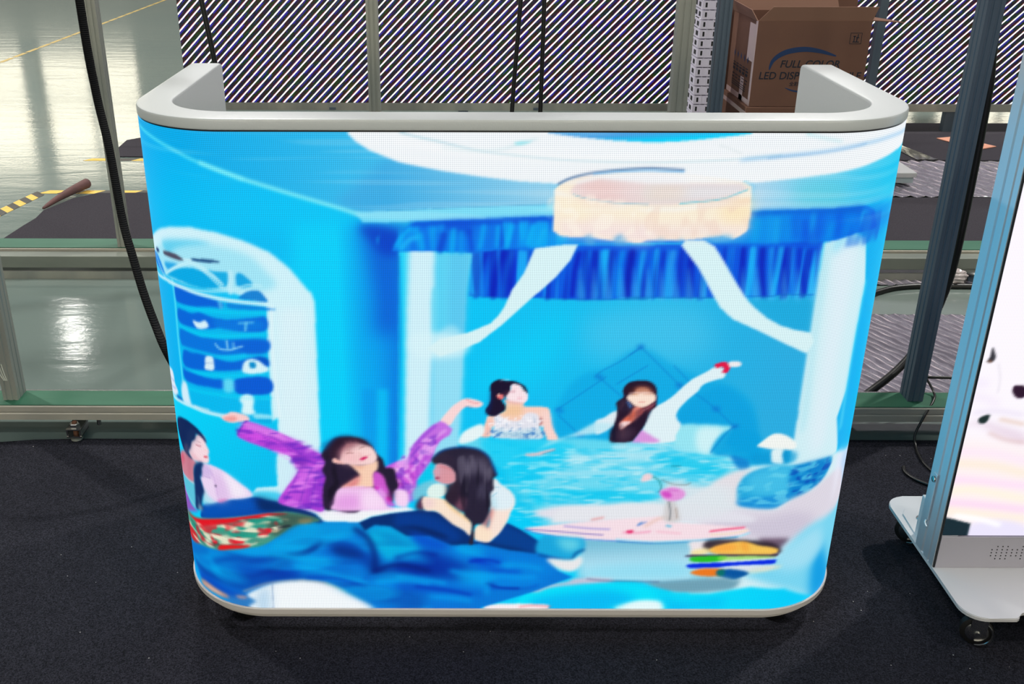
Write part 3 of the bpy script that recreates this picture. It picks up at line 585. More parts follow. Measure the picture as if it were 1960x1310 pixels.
P 0,120,90 2.9 0.8 1 401,93,413,96,414,81,401,81
P 220,226,200 3.4 0.7 1 459,93,484,101,517,106,525,99,473,87
P 110,160,180 4.6 1 1 264,62,349,72,415,77,435,71,448,75,437,50,392,42,332,38,288,46
G 0,224,252 3.5 1 0 0,205,250 329,46,545,2 29,44,86,55,148,61,287,68,237,64,278,50,322,38,392,38,470,54,540,46,654,-18,623,-34,686,-122,21,-46,-8,-2
S 0,215,250 3.5 0.8 9.7 204,62,254,58,305,38,346,34
P 0,170,240 10.5 0.7 1 49,26,181,46,246,23,184,-1,43,-2
P 0,172,240 10.5 0.6 0 279,38,341,17,420,26,422,5,309,-2
P 225,248,252 4.7 1 1 222,1,246,17,291,19,292,-1
P 228,250,252 4.7 0.9 1 205,0,227,13,257,19,284,15,299,-2
P 214,196,214 3.5 0.9 1 29,45,66,59,104,65,126,75,189,73,189,67,126,59,73,51,48,40
S 40,60,110 2.3 0.6 2.8 145,73,180,69,287,66
P 246,236,240 2.3 1 0 -62,0,-53,10,11,12,71,9,72,-2,-59,-2
S 240,90,100 2.3 0.6 3.6 14,4,40,7,75,4
P 0,118,214 2.0 1 0 -739,126,-587,194,-454,210,-375,207,-301,207,-270,218,-227,229,-165,231,-135,226,-89,193,-83,167,-42,163,-15,202,13,186,50,160,117,130,71,115,87,92,116,77,73,57,42,42,-72,-2,-360,-3,-405,-3,-527,-2,-578,-3,-641,-1,-736,-11,-741,79
P 0,150,224 10.2 0.9 1 -696,85,-584,120,-515,143,-476,158,-505,113,-540,86,-580,56,-640,40,-712,27
P 0,150,222 6.7 0.9 1 -477,155,-443,188,-405,207,-374,209,-301,205,-289,189,-333,166,-397,136,-460,132
P 0,158,226 8.9 0.8 1 -419,188,-381,203,-376,181,-396,151,-441,132,-478,136
P 0,178,226 7.8 0.95 1 -289,189,-271,196,-240,196,-210,174,-189,141,-217,122,-248,114,-263,133,-284,155
P 0,60,170 9.0 0.85 1 -366,144,-334,159,-303,152,-279,129,-277,91,-305,114,-348,129
P 0,40,120 6.8 0.7 1 -353,151,-316,144,-292,125,-323,121,-348,129
P 0,64,180 14.0 0.85 1 -567,102,-518,112,-480,113,-481,90,-521,77,-561,85
P 0,56,176 11.4 0.8 1 -479,121,-447,132,-420,113,-426,75,-464,67,-488,83
P 0,60,176 9.1 0.8 1 -390,98,-349,106,-318,91,-337,79,-381,83
P 0,44,136 10.3 0.85 1 -286,121,-264,114,-243,91,-168,114,-149,84,-275,72,-280,95
P 0,128,218 10.3 0.7 1 -422,129,-367,121,-336,114,-293,76,-278,60,-338,68,-401,75
P 0,40,150 7.1 0.75 1 -699,47,-647,36,-594,43,-555,40,-530,43,-464,67,-414,69,-370,64,-394,75,-464,75,-536,56,-588,57,-650,54
P 0,72,190 6.9 0.9 1 -671,30,-618,40,-567,33,-531,29,-539,20,-577,9,-646,9
P 0,150,225 5.8 0.95 0 -734,5,-677,10,-611,15,-577,9,-532,17,-497,44,-464,63,-401,68,-351,58,-308,37,-277,9,-234,-74,-738,-180,-767,48
P 60,110,180 7.4 0.7 1 -585,12,-498,32,-501,-4,-535,-7,-570,0
P 240,246,250 3.5 1 1 -531,29,-497,52,-464,63,-414,67,-370,60,-339,44,-308,25,-280,7,-290,-5,-514,-6,-513,16
S 240,190,150 2.8 0.7 3.2 -538,36,-496,58,-458,65,-414,67,-370,61
S 190,235,170 3.0 0.7 3.2 -370,60,-339,44,-308,27,-283,11
P 160,200,230 9.4 0.7 1 -511,35,-484,52,-488,-3,-514,4
P 220,150,120 3.8 0.85 1 -678,7,-643,22,-610,21,-576,16,-581,8,-613,6,-654,4
P 250,220,200 3.1 0.7 1 -652,13,-611,15,-589,12,-612,11
P 220,160,140 3.1 0.7 1 -553,23,-532,25,-536,18,-554,17
P 0,170,240 6.0 0.8 1 -729,36,-686,32,-662,15,-684,-11,-728,-5
P 120,150,190 0.9 0.5 0 -479,63,-476,63,-479,0,-482,0
P 0,130,224 6.9 0.9 0 -278,68,-168,76,-167,72,-110,65,-54,92,-10,84,41,80,66,73,41,53,-41,47,-72,37,-136,2,-277,-1,-323,41
P 0,128,222 6.8 0.9 1 -123,152,-79,148,-36,134,21,122,58,115,81,92,53,77,-10,88,-73,103,-117,122
P 0,40,190 7.9 0.8 1 -79,126,-29,118,-23,107,-60,103,-82,114
P 0,50,190 4.6 0.7 1 -76,99,9,92,3,86,-73,92
P 0,44,160 10.3 0.85 1 -229,122,-166,137,-110,114,-79,92,-104,72,-167,76,-230,76
P 0,40,170 5.8 0.8 1 -54,65,-41,65,-38,49,-50,51
S 0,50,180 3.5 0.6 3.5 -41,49,22,49,48,57
P 0,64,190 8.1 0.7 1 -230,60,-193,64,-136,53,-66,41,-66,33,-168,37,-231,45
P 0,110,212 9.4 0.7 1 -199,29,-120,25,-66,18,-110,2,-232,1,-232,17
S 0,150,225 4.7 0.6 5.7 -231,21,-184,17
P 0,172,224 7.9 0.9 1 -228,181,-200,170,-185,137,-210,122,-229,129
P 0,158,226 6.7 0.8 1 -111,156,-86,156,-55,141,-79,130,-104,133
P 0,170,235 9.2 0.7 1 -104,92,-54,92,-41,61,-85,61,-110,72
S 0,34,130 4.2 0.92 8.9 -478,128,-441,125,-397,140,-377,159
S 0,40,140 4.2 0.92 6.9 -441,129,-410,132,-387,151
S 0,60,170 6.1 0.92 10.7 -601,90,-551,114,-505,113,-460,121
S 0,44,150 6.1 0.92 9.2 -586,73,-534,72,-481,90,-442,113
S 0,170,232 5.8 0.92 8.8 -456,188,-418,199,-384,203
S 0,168,235 5.1 0.92 7.6 -484,132,-460,129,-411,117,-367,114
S 0,165,235 5.2 0.92 7.7 -430,102,-381,91,-338,75,-294,64
S 0,150,225 5.9 0.92 8.9 -383,166,-352,174,-315,166,-285,140
S 0,34,120 5.1 0.92 10.3 -308,189,-284,166,-273,129,-274,91
S 0,30,120 4.3 0.92 8.4 -274,91,-242,103,-211,103,-168,91
S 0,90,200 4.3 0.92 6.3 -294,72,-243,80,-168,76
S 0,165,240 5.2 0.92 7.7 -269,64,-212,68,-168,60
S 0,140,230 6.1 0.92 9.2 -326,44,-276,33,-213,29,-169,17
S 0,150,232 5.3 0.92 7.9 -277,17,-213,5,-169,2
S 0,70,190 3.5 0.92 5.6 -407,75,-350,72,-294,52
S 0,110,205 6.4 0.92 9.6 -661,67,-602,82,-553,91
S 0,40,150 4.2 0.92 9.0 -229,122,-191,133,-154,129
S 0,165,238 5.1 0.92 7.6 -111,145,-79,133,-42,115,-10,103
S 0,36,180 3.4 0.92 6.2 -86,114,-54,118,-29,111
S 0,160,240 5.2 0.92 9.1 -123,91,-79,80,-35,76
S 0,36,160 2.6 0.92 4.2 -54,61,-28,51,10,49
S 0,160,240 5.2 0.92 7.7 -29,80,9,76,41,77
S 0,50,180 3.5 0.92 5.7 -193,53,-136,45,-85,33
S 0,165,240 5.3 0.92 7.1 -168,29,-123,25,-85,18
S 0,165,238 5.1 0.92 6.3 -10,107,27,103,53,96
S 0,170,240 4.3 0.92 5.6 -230,76,-186,72,-136,61
S 0,160,235 5.2 0.92 7.8 -73,76,-54,61,-53,37
N 0,44,150 9.1 0.45 45 12 -599,107,-456,188,-271,189,-168,114,-169,6,-277,13,-401,75,-529,57,-607,49
N 0,185,245 9.1 0.4 45 12 -599,107,-456,188,-271,189,-168,114,-169,6,-277,13,-401,75,-529,57,-607,49
P 0,72,168 2.0 1 1 -615,219,-582,236,-537,254,-511,260,-493,261,-475,255,-451,250,-415,239,-392,229,-374,214,-368,207,-384,205,-422,225,-453,225,-496,221,-548,210,-605,189,-631,184
P 0,36,92 5.5 0.85 1 -493,261,-451,250,-415,239,-392,229,-370,208,-393,210,-422,225,-477,228,-495,239
P 0,86,190 7.1 0.7 1 -615,217,-545,249,-512,257,-495,239,-547,219,-619,189
P 0,44,112 2.2 1 0 -301,205,-276,218,-239,226,-190,232,-226,230,-172,233,-153,231,-135,222,-111,197,-86,178,-83,160,-42,163,-18,202,-6,197,19,182,47,160,42,134,-11,141,-67,156,-123,152,-166,174,-210,174,-240,196,-271,199,-290,185
P 0,60,150 6.6 0.8 1 -227,225,-178,226,-141,211,-104,174,-123,160,-166,182,-227,193
P 0,26,80 4.4 0.8 1 -227,193,-190,196,-141,178,-129,167,-154,174,-197,189
P 0,66,150 4.5 0.8 1 -49,163,-18,200,-6,193,19,179,47,156,42,134,7,145
P 0,70,200 6.7 0.7 1 -200,182,-154,167,-129,152,-148,141,-191,156
S 0,40,120 1.5 0.8 2.4 -18,203,-6,197,13,185
P 20,165,220 3.4 1 1 44,160,56,175,81,173,112,170,134,166,135,142,117,123,99,119,61,130,42,138
P 130,225,235 7.8 0.7 1 81,168,124,166,125,145,101,138
S 0,66,140 2.8 0.8 4.8 48,130,83,121,111,119,120,134,135,142
P 232,232,234 3.4 1 1 64,121,96,119,114,119,129,126,133,111,119,92,97,92,77,104
P 240,244,248 2.0 1 0 -439,245,-391,236,-330,232,-208,240,-190,233,-239,226,-276,218,-301,205,-368,207,-383,225,-415,239
P 70,150,130 2.2 1 1 -726,155,-651,174,-587,197,-521,216,-471,225,-434,228,-392,218,-375,208,-405,203,-430,196,-457,173,-489,151,-528,141,-584,124,-638,111,-710,92
P 226,20,34 1.9 1 1 -726,151,-662,161,-642,156,-568,190,-516,207,-469,217,-435,223,-471,225,-521,216,-587,196,-660,167
P 60,80,70 4.4 0.8 1 -472,217,-435,225,-392,218,-375,208,-405,205,-437,188,-463,173,-474,188
P 150,130,90 3.3 0.7 1 -417,210,-393,214,-393,203,-412,201
S 180,170,140 2.2 0.7 2.7 -460,214,-436,210
S 234,226,190 2.1 0.9 5.0 -644,147,-589,178,-544,187,-498,203,-473,205
S 228,226,196 2.3 0.9 4.7 -627,144,-580,157,-538,173
S 30,170,140 2.3 0.9 5.5 -619,163,-574,176,-545,176
S 30,165,140 2.0 0.9 6.2 -543,165,-512,173,-482,170
S 240,230,200 2.1 0.9 4.2 -540,158,-521,150,-501,155
S 20,70,60 2.6 0.9 4.3 -642,125,-595,135,-578,137
S 236,228,196 2.1 0.9 3.6 -582,140,-533,155,-514,152
S 220,200,160 2.0 0.9 5.4 -486,188,-462,184,-455,192
S 60,150,120 2.5 0.9 6.8 -594,143,-603,143
S 20,160,140 2.0 0.9 4.7 -511,191,-486,195
S 120,180,140 2.0 0.9 3.4 -512,184,-484,177
S 30,170,150 2.0 0.9 5.5 -533,192,-505,192
P 230,20,40 1.9 1 1 -552,174,-541,182,-531,180,-538,173
P 230,20,40 1.9 1 1 -551,154,-539,167,-529,163,-527,154,-544,150
P 230,20,40 2.2 1 1 -603,139,-589,145,-590,137,-602,132
P 230,20,40 1.8 1 1 -483,188,-471,190,-472,181,-482,180
P 230,20,40 2.1 1 1 -601,157,-575,162,-580,158,-597,154
P 230,20,40 1.8 1 1 -496,177,-478,179,-481,171,-495,171
P 228,24,30 2.2 1 1 -582,136,-555,145,-514,150,-528,142,-556,134,-588,123
P 216,30,40 2.7 0.9 1 -724,123,-679,132,-650,117,-664,103,-710,92,-725,104
S 230,225,200 2.1 0.8 4.3 -726,124,-673,135,-641,129
S 30,80,70 2.6 0.7 4.5 -683,148,-644,147,-618,137,-595,131
P 220,210,180 2.6 0.7 1 -654,161,-624,160,-611,147,-632,145
P 0,110,200 5.2 0.9 1 -724,72,-665,101,-627,111,-618,102,-669,71,-725,48
N 25,150,130 2.3 0.9 14 5 -705,131,-522,209,-454,214,-456,181,-502,151,-583,128,-666,112
N 240,234,205 2.3 0.9 12 3 -705,131,-522,209,-454,214,-456,181,-502,151,-583,128,-666,112
N 222,30,44 2.4 0.75 7 5 -673,150,-522,205,-460,207,-475,173,-521,150,-583,132,-664,121
N 30,40,50 2.2 0.7 8 4 -454,210,-393,210,-393,203,-450,181
P 140,90,190 3.7 1 0 -727,286,-698,284,-693,265,-691,225,-674,197,-636,193,-733,145,-735,261
P 230,210,235 2.4 0.8 0 -726,287,-714,283,-724,241,-725,211,-724,203,-709,268
P 232,208,240 1.9 1 1 -607,309,-595,318,-575,319,-554,313,-535,300,-522,290,-506,277,-501,264,-517,258,-550,250,-577,238,-607,231,-613,267
P 246,240,250 5.6 0.8 1 -555,308,-535,299,-515,280,-507,266,-539,257,-554,277
P 222,190,232 7.3 0.8 1 -581,303,-559,298,-547,279,-550,251,-577,238,-591,249,-580,278
S 190,150,215 1.6 0.6 1.9 -592,310,-581,297,-576,279,-575,254,-571,241
S 110,70,160 1.3 0.8 1.9 -615,285,-588,289
S 180,140,200 1.3 0.6 1.3 -584,309,-581,297
P 205,180,228 4.0 0.8 1 -609,308,-595,316,-585,310,-586,292,-612,287
P 235,214,242 2.6 0.9 1 -617,282,-588,288,-580,278,-577,254,-574,244,-601,241,-607,260,-615,272
P 80,70,100 1.2 0.8 1 -578,276,-574,277,-574,273,-578,272
P 214,110,180 2.4 0.7 1 -576,241,-561,249,-550,250,-569,239
P 206,130,148 3.0 1 1 -708,290,-669,318,-638,316,-623,311,-613,315,-634,294,-639,256,-652,251,-687,250,-724,252
P 190,110,130 6.7 0.6 1 -661,304,-639,312,-640,292,-654,260,-664,262
P 214,80,110 5.4 0.7 1 -711,287,-683,305,-677,292,-709,268
P 90,195,220 3.1 1 1 -725,243,-688,248,-652,254,-635,258,-643,204,-659,194,-682,204,-705,213
S 225,235,245 2.0 0.9 2.3 -724,244,-687,250,-655,254,-640,256
S 210,215,235 2.1 0.8 1.8 -726,205,-681,207,-653,201,-642,196
P 170,225,240 4.1 0.9 1 -607,260,-600,246,-585,239,-581,235,-618,219,-614,245
P 246,216,224 2.0 1 1 -631,356,-605,381,-590,378,-589,362,-586,357,-583,348,-586,340,-585,333,-588,322,-599,318,-617,315,-636,315,-647,324,-646,339
P 232,180,192 4.4 0.7 1 -633,330,-616,323,-599,318,-618,313,-642,314
P 8,36,88 2.0 1 1 -694,375,-673,390,-645,397,-619,395,-600,386,-589,375,-588,365,-595,372,-605,377,-615,376,-619,364,-631,354,-638,339,-649,323,-636,313,-651,313,-673,319,-684,330,-700,352
P 30,50,96 6.1 0.7 1 -625,386,-611,384,-616,368,-631,354,-643,330,-650,334,-647,361
P 90,80,110 5.0 0.7 1 -664,334,-645,341,-649,323,-639,314,-659,312,-669,318
S 90,70,110 2.6 0.5 1.6 -612,380,-595,375,-590,366
S 150,120,140 2.0 0.4 1.6 -605,379,-602,370
P 14,44,98 2.7 1 1 -631,301,-623,309,-610,317,-602,316,-608,304,-610,290,-616,280,-613,267,-609,251,-616,235,-622,214,-617,208,-645,196,-643,224,-640,255,-638,282
S 110,170,200 3.2 0.6 3.4 -632,230,-630,210
P 180,215,225 4.0 0.7 1 -635,208,-622,212,-623,204,-635,197
S 150,50,70 1.1 0.85 1.7 -618,353,-609,353,-603,354
S 130,90,110 1.2 0.6 1.2 -613,361,-603,362
P 214,60,80 1.2 0.9 1 -598,334,-592,336,-587,335,-592,332,-598,331
S 230,180,190 1.0 0.6 1.0 -587,357,-584,348,-589,343
P 240,190,160 1.3 0.6 1 -595,348,-591,350,-592,347
P 250,205,205 1.7 1 1 -546,431,-535,438,-525,444,-510,442,-495,436,-494,426,-511,424,-527,421,-542,425
P 235,150,145 2.1 0.8 1 -542,429,-525,435,-515,432,-521,425,-537,424
P 186,66,216 1.7 1 1 -519,398,-503,423,-497,426,-469,416,-423,393,-384,366,-361,352,-356,332,-364,236,-397,236,-451,248,-437,279,-420,303,-410,321,-418,338,-426,352,-461,366,-507,386
P 214,80,230 4.2 0.8 1 -507,413,-470,403,-436,383,-425,369,-460,379,-506,396
P 230,150,240 3.1 0.6 1 -498,424,-458,410,-424,390,-430,383,-470,400,-501,413
P 150,60,210 5.2 0.8 1 -424,390,-384,366,-358,352,-362,331,-391,349,-419,366
P 110,40,180 4.2 0.7 1 -420,355,-391,345,-398,321,-410,321
P 142,52,206 7.6 0.75 1 -405,303,-362,325,-364,239,-403,239,-433,254
P 216,110,235 5.3 0.8 1 -398,331,-368,325,-388,296,-419,282,-417,303
P 214,90,226 6.5 0.6 1 -438,268,-400,289,-402,254,-442,250
S 90,40,180 1.2 0.5 2.2 -482,403,-442,383,-420,362
S 90,40,180 1.3 0.5 2.2 -459,396,-425,376,-402,356
S 90,40,180 1.3 0.5 2.3 -411,317,-425,282,-439,254
S 90,40,180 1.3 0.5 2.3 -386,324,-400,286,-412,247
S 90,40,180 1.3 0.5 2.3 -374,321,-383,282,-391,239
S 90,40,180 1.2 0.5 2.2 -471,393,-448,379
S 50,50,170 1.2 0.7 2.5 -518,397,-504,421,-497,426
N 236,140,245 2.1 0.55 8 3 -518,399,-503,423,-423,393,-361,352,-367,239,-445,250,-411,317,-461,366
N 96,36,190 2.1 0.6 9 2.5 -518,399,-503,423,-423,393,-361,352,-367,239,-445,250,-411,317,-461,366
P 250,214,214 1.6 1 1 -109,467,-102,472,-92,474,-75,470,-65,464,-69,457,-80,455,-94,457,-104,450,-114,437,-126,418,-143,425,-131,445,-119,459
S 225,110,120 1.2 0.7 1.8 -95,472,-85,466,-73,464
S 170,90,110 1.2 0.6 1.6 -97,457,-85,455
P 196,110,226 1.9 1 0 -143,427,-133,423,-120,410,-126,397,-143,386,-161,372,-173,357,-194,346,-201,357,-193,377,-178,397,-158,417
P 196,96,224 1.9 1 0 -190,377,-155,397,-134,401,-152,370,-160,342,-170,322,-186,297,-195,272,-207,269,-225,283,-261,286,-263,318,-242,332,-224,341,-206,346
S 150,70,215 2.1 0.75 6.3 -152,417,-175,394,-197,366
S 226,160,240 2.1 0.75 7.0 -134,407,-164,380,-182,346
S 90,40,190 2.1 0.75 3.2 -182,373,-206,339,-219,311
S 110,40,190 2.1 0.75 3.9 -206,335,-195,297
S 240,190,248 2.1 0.75 5.2 -224,328,-207,290
S 150,50,205 2.1 0.75 5.2 -242,325,-219,286
S 240,180,245 2.1 0.75 4.5 -170,380,-188,332
S 160,70,210 2.1 0.75 2.9 -164,366,-179,322
P 210,90,220 3.2 0.8 1 -236,328,-206,335,-189,322,-189,283,-196,254,-220,254,-232,283
S 244,200,248 1.9 0.75 3.9 -228,325,-201,301,-199,279
S 150,40,190 1.9 0.75 3.2 -213,332,-192,304
S 110,30,130 1.9 0.75 3.3 -222,304,-208,272
S 160,60,210 1.9 0.75 3.9 -188,346,-186,304
N 245,200,250 2.1 0.6 5 5 -261,286,-224,339,-190,377,-155,397,-134,401,-152,370,-170,322,-207,272
N 110,40,195 2.1 0.6 5 4 -261,286,-224,339,-190,377,-155,397,-134,401,-152,370,-170,322,-207,272
P 36,26,52 1.9 1 1 -365,352,-360,366,-348,383,-335,392,-317,394,-299,392,-285,387,-275,378,-269,373,-262,358,-256,352,-250,344,-246,328,-237,327,-229,323,-226,304,-223,286,-233,268,-236,251,-250,268,-258,286,-300,229,-345,232,-366,236,-366,279,-360,304,-365,321,-359,338
P 0,90,160 3.1 0.5 1 -363,378,-353,385,-340,393,-327,398,-314,399,-302,393,-323,392,-338,385,-353,369,-361,362
P 248,206,180 2.1 1 1 -316,339,-296,332,-271,339,-261,342,-261,325,-268,314,-269,286,-288,283,-331,281,-318,293,-303,304,-295,311,-305,325
P 215,110,120 4.3 0.8 1 -331,282,-318,293,-303,305,-295,311,-297,297,-306,284
P 226,140,110 3.2 0.7 1 -310,333,-287,328,-269,337,-263,339,-278,332,-293,325
P 240,196,238 1.9 1 1 -343,268,-337,279,-325,284,-297,286,-270,283,-259,272,-247,254,-244,242,-238,240,-237,234,-345,232,-346,250
P 226,150,226 7.6 0.75 1 -341,261,-319,268,-298,263,-302,236,-345,234
P 250,226,248 6.5 0.7 1 -289,275,-262,270,-250,247,-254,236,-290,236
S 214,110,160 1.5 0.6 1.3 -328,282,-304,281,-273,284
P 214,90,214 2.2 0.95 1 -269,314,-262,318,-250,307,-245,288,-238,268,-235,251,-228,243,-244,242,-253,261,-267,281,-270,297
P 238,170,240 3.2 0.8 1 -263,288,-252,276,-239,261,-244,254,-259,268
P 230,20,180 2.2 0.8 1 -247,261,-239,263,-236,256,-242,252
P 214,30,190 2.2 0.7 1 -269,284,-261,286,-258,281,-266,279
P 246,210,244 2.7 1 1 -233,268,-225,279,-206,274,-206,242,-223,240,-230,247
P 60,20,70 4.3 0.8 1 -244,268,-231,279,-235,251,-238,254
N 14,10,24 2.1 0.6 4 14 -357,352,-339,366,-337,332,-317,323,-330,304,-353,252,-362,252
P 248,214,212 1.7 1 1 -333,338,-329,356,-324,369,-315,378,-297,381,-279,376,-270,370,-263,358,-262,346,-269,337,-287,333,-303,333,-319,335,-337,337,-344,340,-344,345,-340,347
P 140,80,94 5.2 0.85 1 -339,359,-326,378,-314,386,-296,387,-282,381,-275,375,-294,378,-303,371,-315,366,-327,356,-331,345,-337,345
P 40,20,40 4.2 0.95 1 -350,349,-341,378,-329,390,-308,392,-285,387,-270,374,-288,380,-308,385,-323,378,-333,363,-334,349
S 190,130,130 1.6 0.5 1.3 -320,385,-312,369
S 190,130,130 1.6 0.5 1.3 -311,386,-303,373
S 190,130,130 1.6 0.5 1.3 -301,387,-295,376
S 190,130,130 1.6 0.5 1.3 -314,383,-315,366
P 250,190,180 1.7 1 1 -344,345,-340,347,-331,342,-322,336,-331,336,-342,339
P 236,176,182 8.4 0.6 1 -332,359,-315,363,-295,359,-286,339,-310,335,-325,338
S 110,50,50 1.2 0.8 1.4 -318,357,-311,360,-306,358
S 110,60,60 1.1 0.8 1.4 -294,369,-288,371,-284,373
S 150,90,90 1.0 0.6 1.0 -309,367,-315,364
S 160,110,110 1.0 0.5 1.0 -297,376,-291,377
P 206,20,90 1.3 0.95 1 -294,345,-289,349,-283,351,-278,351,-283,346,-289,343
S 200,100,110 1.1 0.5 0.8 -289,351,-280,353,-272,356
S 214,140,140 1.5 0.6 1.0 -295,359,-290,354,-295,352
P 244,190,196 4.2 0.5 1 -316,352,-304,352,-304,342,-316,342
P 0,200,236 2.7 1 1 -186,301,-175,318,-162,338,-152,336,-156,307,-164,299,-186,288
P 120,200,220 3.2 0.9 1 -196,277,-180,292,-164,299,-148,296,-156,273,-170,266,-182,258,-193,255,-196,258
P 248,226,214 1.8 1 1 -44,303,-37,300,-29,289,-12,276,-3,259,-3,244,-9,229,-15,209,-29,182,-42,167,-51,160,-68,162,-78,167,-79,182,-71,198,-52,194,-48,232,-50,262,-47,281
P 222,238,246 3.2 1 1 -45,302,-29,289,-12,276,-2,257,-8,238,-27,234,-48,238,-50,262
P 170,220,235 4.3 0.6 1 -48,262,-40,264,-36,238,-48,236
S 40,150,190 1.1 0.6 1.2 -46,264,-37,272
S 40,150,190 1.1 0.5 1.2 -40,286,-31,283
P 206,100,100 4.4 0.85 1 -68,204,-57,225,-48,238,-43,232,-52,194,-53,186,-68,196
P 252,226,200 3.3 0.9 1 -71,198,-58,198,-52,188,-44,186,-51,161,-74,167,-78,182
P 80,20,50 3.3 0.9 1 -190,236,-188,251,-178,264,-172,258,-174,234
P 250,226,206 1.8 1 1 -178,258,-170,264,-148,262,-132,255,-120,240,-107,228,-94,219,-84,205,-83,196,-86,174,-100,188,-120,201,-136,217,-152,230,-174,234
P 236,204,210 5.4 0.7 1 -174,258,-158,258,-155,243,-171,236,-176,243
P 250,200,120 3.3 0.6 1 -139,260,-126,251,-107,232,-87,213,-84,203,-107,221,-126,238
P 222,242,236 1.7 1 1 -169,273,-164,286,-153,292,-140,291,-131,285,-131,273,-139,264,-151,260,-167,264
S 236,232,240 1.1 0.9 1.5 -148,293,-140,291,-133,288
P 38,32,54 1.9 1 1 -159,343,-154,352,-143,363,-127,369,-107,372,-88,371,-70,366,-54,353,-46,335,-37,311,-44,305,-43,281,-48,272,-49,244,-52,225,-62,204,-78,198,-79,171,-81,155,-89,155,-86,176,-84,202,-97,219,-100,228,-116,240,-129,251,-135,262,-129,273,-120,288,-115,300,-116,318,-127,331,-143,336,-154,336
S 0,64,150 2.1 0.85 3.7 -158,345,-152,353,-141,363,-126,369,-107,372,-87,371,-70,366,-54,352,-46,335,-38,313
P 92,86,108 7.4 0.85 1 -101,345,-76,349,-57,344,-49,318,-47,309,-60,311,-75,316,-88,309,-94,318
P 60,50,74 5.3 0.6 1 -127,345,-116,343,-113,322,-123,329
P 90,86,112 6.5 0.7 1 -69,292,-59,289,-56,262,-62,259,-70,262
P 66,56,76 6.3 0.6 1 -151,351,-132,356,-129,338,-143,336,-152,338
P 44,26,50 3.2 0.7 1 -127,288,-113,292,-107,274,-97,259,-100,232,-113,240,-123,249,-132,258,-132,270
P 150,90,110 4.4 0.7 1 -116,247,-107,262,-97,259,-100,236,-107,228
P 110,110,120 4.3 0.6 1 -126,292,-113,288,-116,277,-124,277
N 110,104,124 2.1 0.5 3 18 -116,347,-54,347,-48,274,-62,262,-101,281
N 20,16,34 2.1 0.6 3 20 -119,336,-54,336,-48,244,-94,225
P 44,34,56 3.2 0.8 1 -157,346,-143,354,-121,351,-113,331,-116,314,-127,327,-140,335,-154,336
P 36,30,50 3.2 0.8 1 -119,318,-112,322,-107,296,-113,281,-118,292
P 44,30,48 4.3 0.85 1 -132,291,-113,296,-107,281,-110,251,-123,249,-132,262,-131,281
P 214,150,162 1.7 1 1 -152,333,-143,336,-129,331,-118,320,-115,311,-116,298,-124,293,-132,291,-143,294,-153,300,-153,303,-154,307,-155,310,-156,321,-152,327
P 215,170,190 4.3 0.6 1 -156,321,-148,331,-143,318,-148,310,-154,310
S 214,80,80 1.7 0.6 1.5 -143,331,-132,327,-121,322
P 140,40,80 1.5 0.9 1 -153,306,-148,307,-144,305,-148,302,-153,303
P 228,150,156 6.4 0.5 1 -135,311,-120,311,-118,298,-132,296
P 248,206,190 1.5 1 1 -68,395,-65,408,-60,423,-56,438,-48,438,-42,441,-26,447,-22,459,-25,471,-20,471,9,470,9,459,25,458,43,457,54,454,58,445,61,424,67,406,75,389,57,388,53,395,47,409,39,418,-43,416,-47,408,-50,395
P 240,180,170 3.1 0.7 1 -66,396,-57,423,-54,432,-48,423,-53,396
P 236,190,130 5.1 0.55 1 -24,459,6,459,4,439,-19,438,-30,440
P 250,216,216 4.1 0.6 1 43,448,58,442,66,409,72,390,59,389,47,412
P 150,80,90 2.1 0.8 1 37,434,43,433,43,418,39,418
P 226,226,236 1.5 1 1 -44,438,-35,440,-25,432,-9,428,4,430,12,442,24,445,37,439,39,418,45,401,40,390,-34,392,-50,399,-44,413
P 170,215,232 4.1 0.7 1 -44,411,-8,408,39,410,43,392,-34,392,-48,399
N 40,110,190 1.0 0.7 2 2 -45,411,39,412,40,392,-48,392
N 250,250,255 1.0 0.7 2 2 -43,435,37,436,39,409,-44,408
S 70,130,180 1.1 0.6 1.1 -37,401,-29,404,-21,396
S 70,130,180 1.1 0.6 1.1 -19,402,-8,398,0,401
S 70,130,180 1.1 0.6 1.1 -3,404,5,395
S 70,130,180 1.1 0.6 1.1 8,402,19,396,26,399
S 70,130,180 1.1 0.6 1.1 -13,396,19,394
S 70,130,180 1.1 0.6 1.1 16,409,22,404
S 70,130,180 1.1 0.6 1.1 -42,432,-32,423
S 70,130,180 1.1 0.6 1.1 28,436,31,424
S 70,130,180 1.1 0.6 1.1 -22,423,-19,416
S 70,130,180 1.1 0.6 1.1 -2,421,5,419
S 70,130,180 1.1 0.6 1.1 -32,411,-27,414
P 24,14,44 1.3 1 1 -51,503,-43,510,-34,513,-23,510,-8,509,5,503,13,495,16,484,12,487,5,497,-5,502,-14,500,-15,487,-20,478,-27,480,-31,471,-24,459,-25,450,-33,444,-43,437,-56,440,-60,450,-53,464,-51,477,-52,491
P 0,40,110 3.0 0.7 1 -52,497,-49,475,-50,459,-56,441,-59,447,-53,465
P 80,40,60 3.0 0.7 1 -31,483,-19,490,-15,486,-20,477,-27,471
P 250,226,232 1.3 1 1 -14,502,-5,503,3,499,9,490,15,484,16,477,15,470,9,465,-2,466,-15,468,-21,472,-23,478,-18,486,-15,493
P 226,170,170 2.0 0.6 1 -23,472,-10,468,9,465,4,462,-15,464,-24,468
P 240,120,120 1.3 1 1 -40,481,-36,483,-29,481,-28,475,-32,472,-38,475
P 250,220,200 1.0 0.8 1 -38,483,-35,483,-36,478
S 130,20,50 1.0 0.85 1.2 -15,488,-7,488
S 150,90,60 1.0 0.8 1.1 5,492,11,489
S 220,100,130 1.0 0.85 1.2 -2,475,6,475
S 220,160,160 1.0 0.4 0.7 -11,493,-5,494
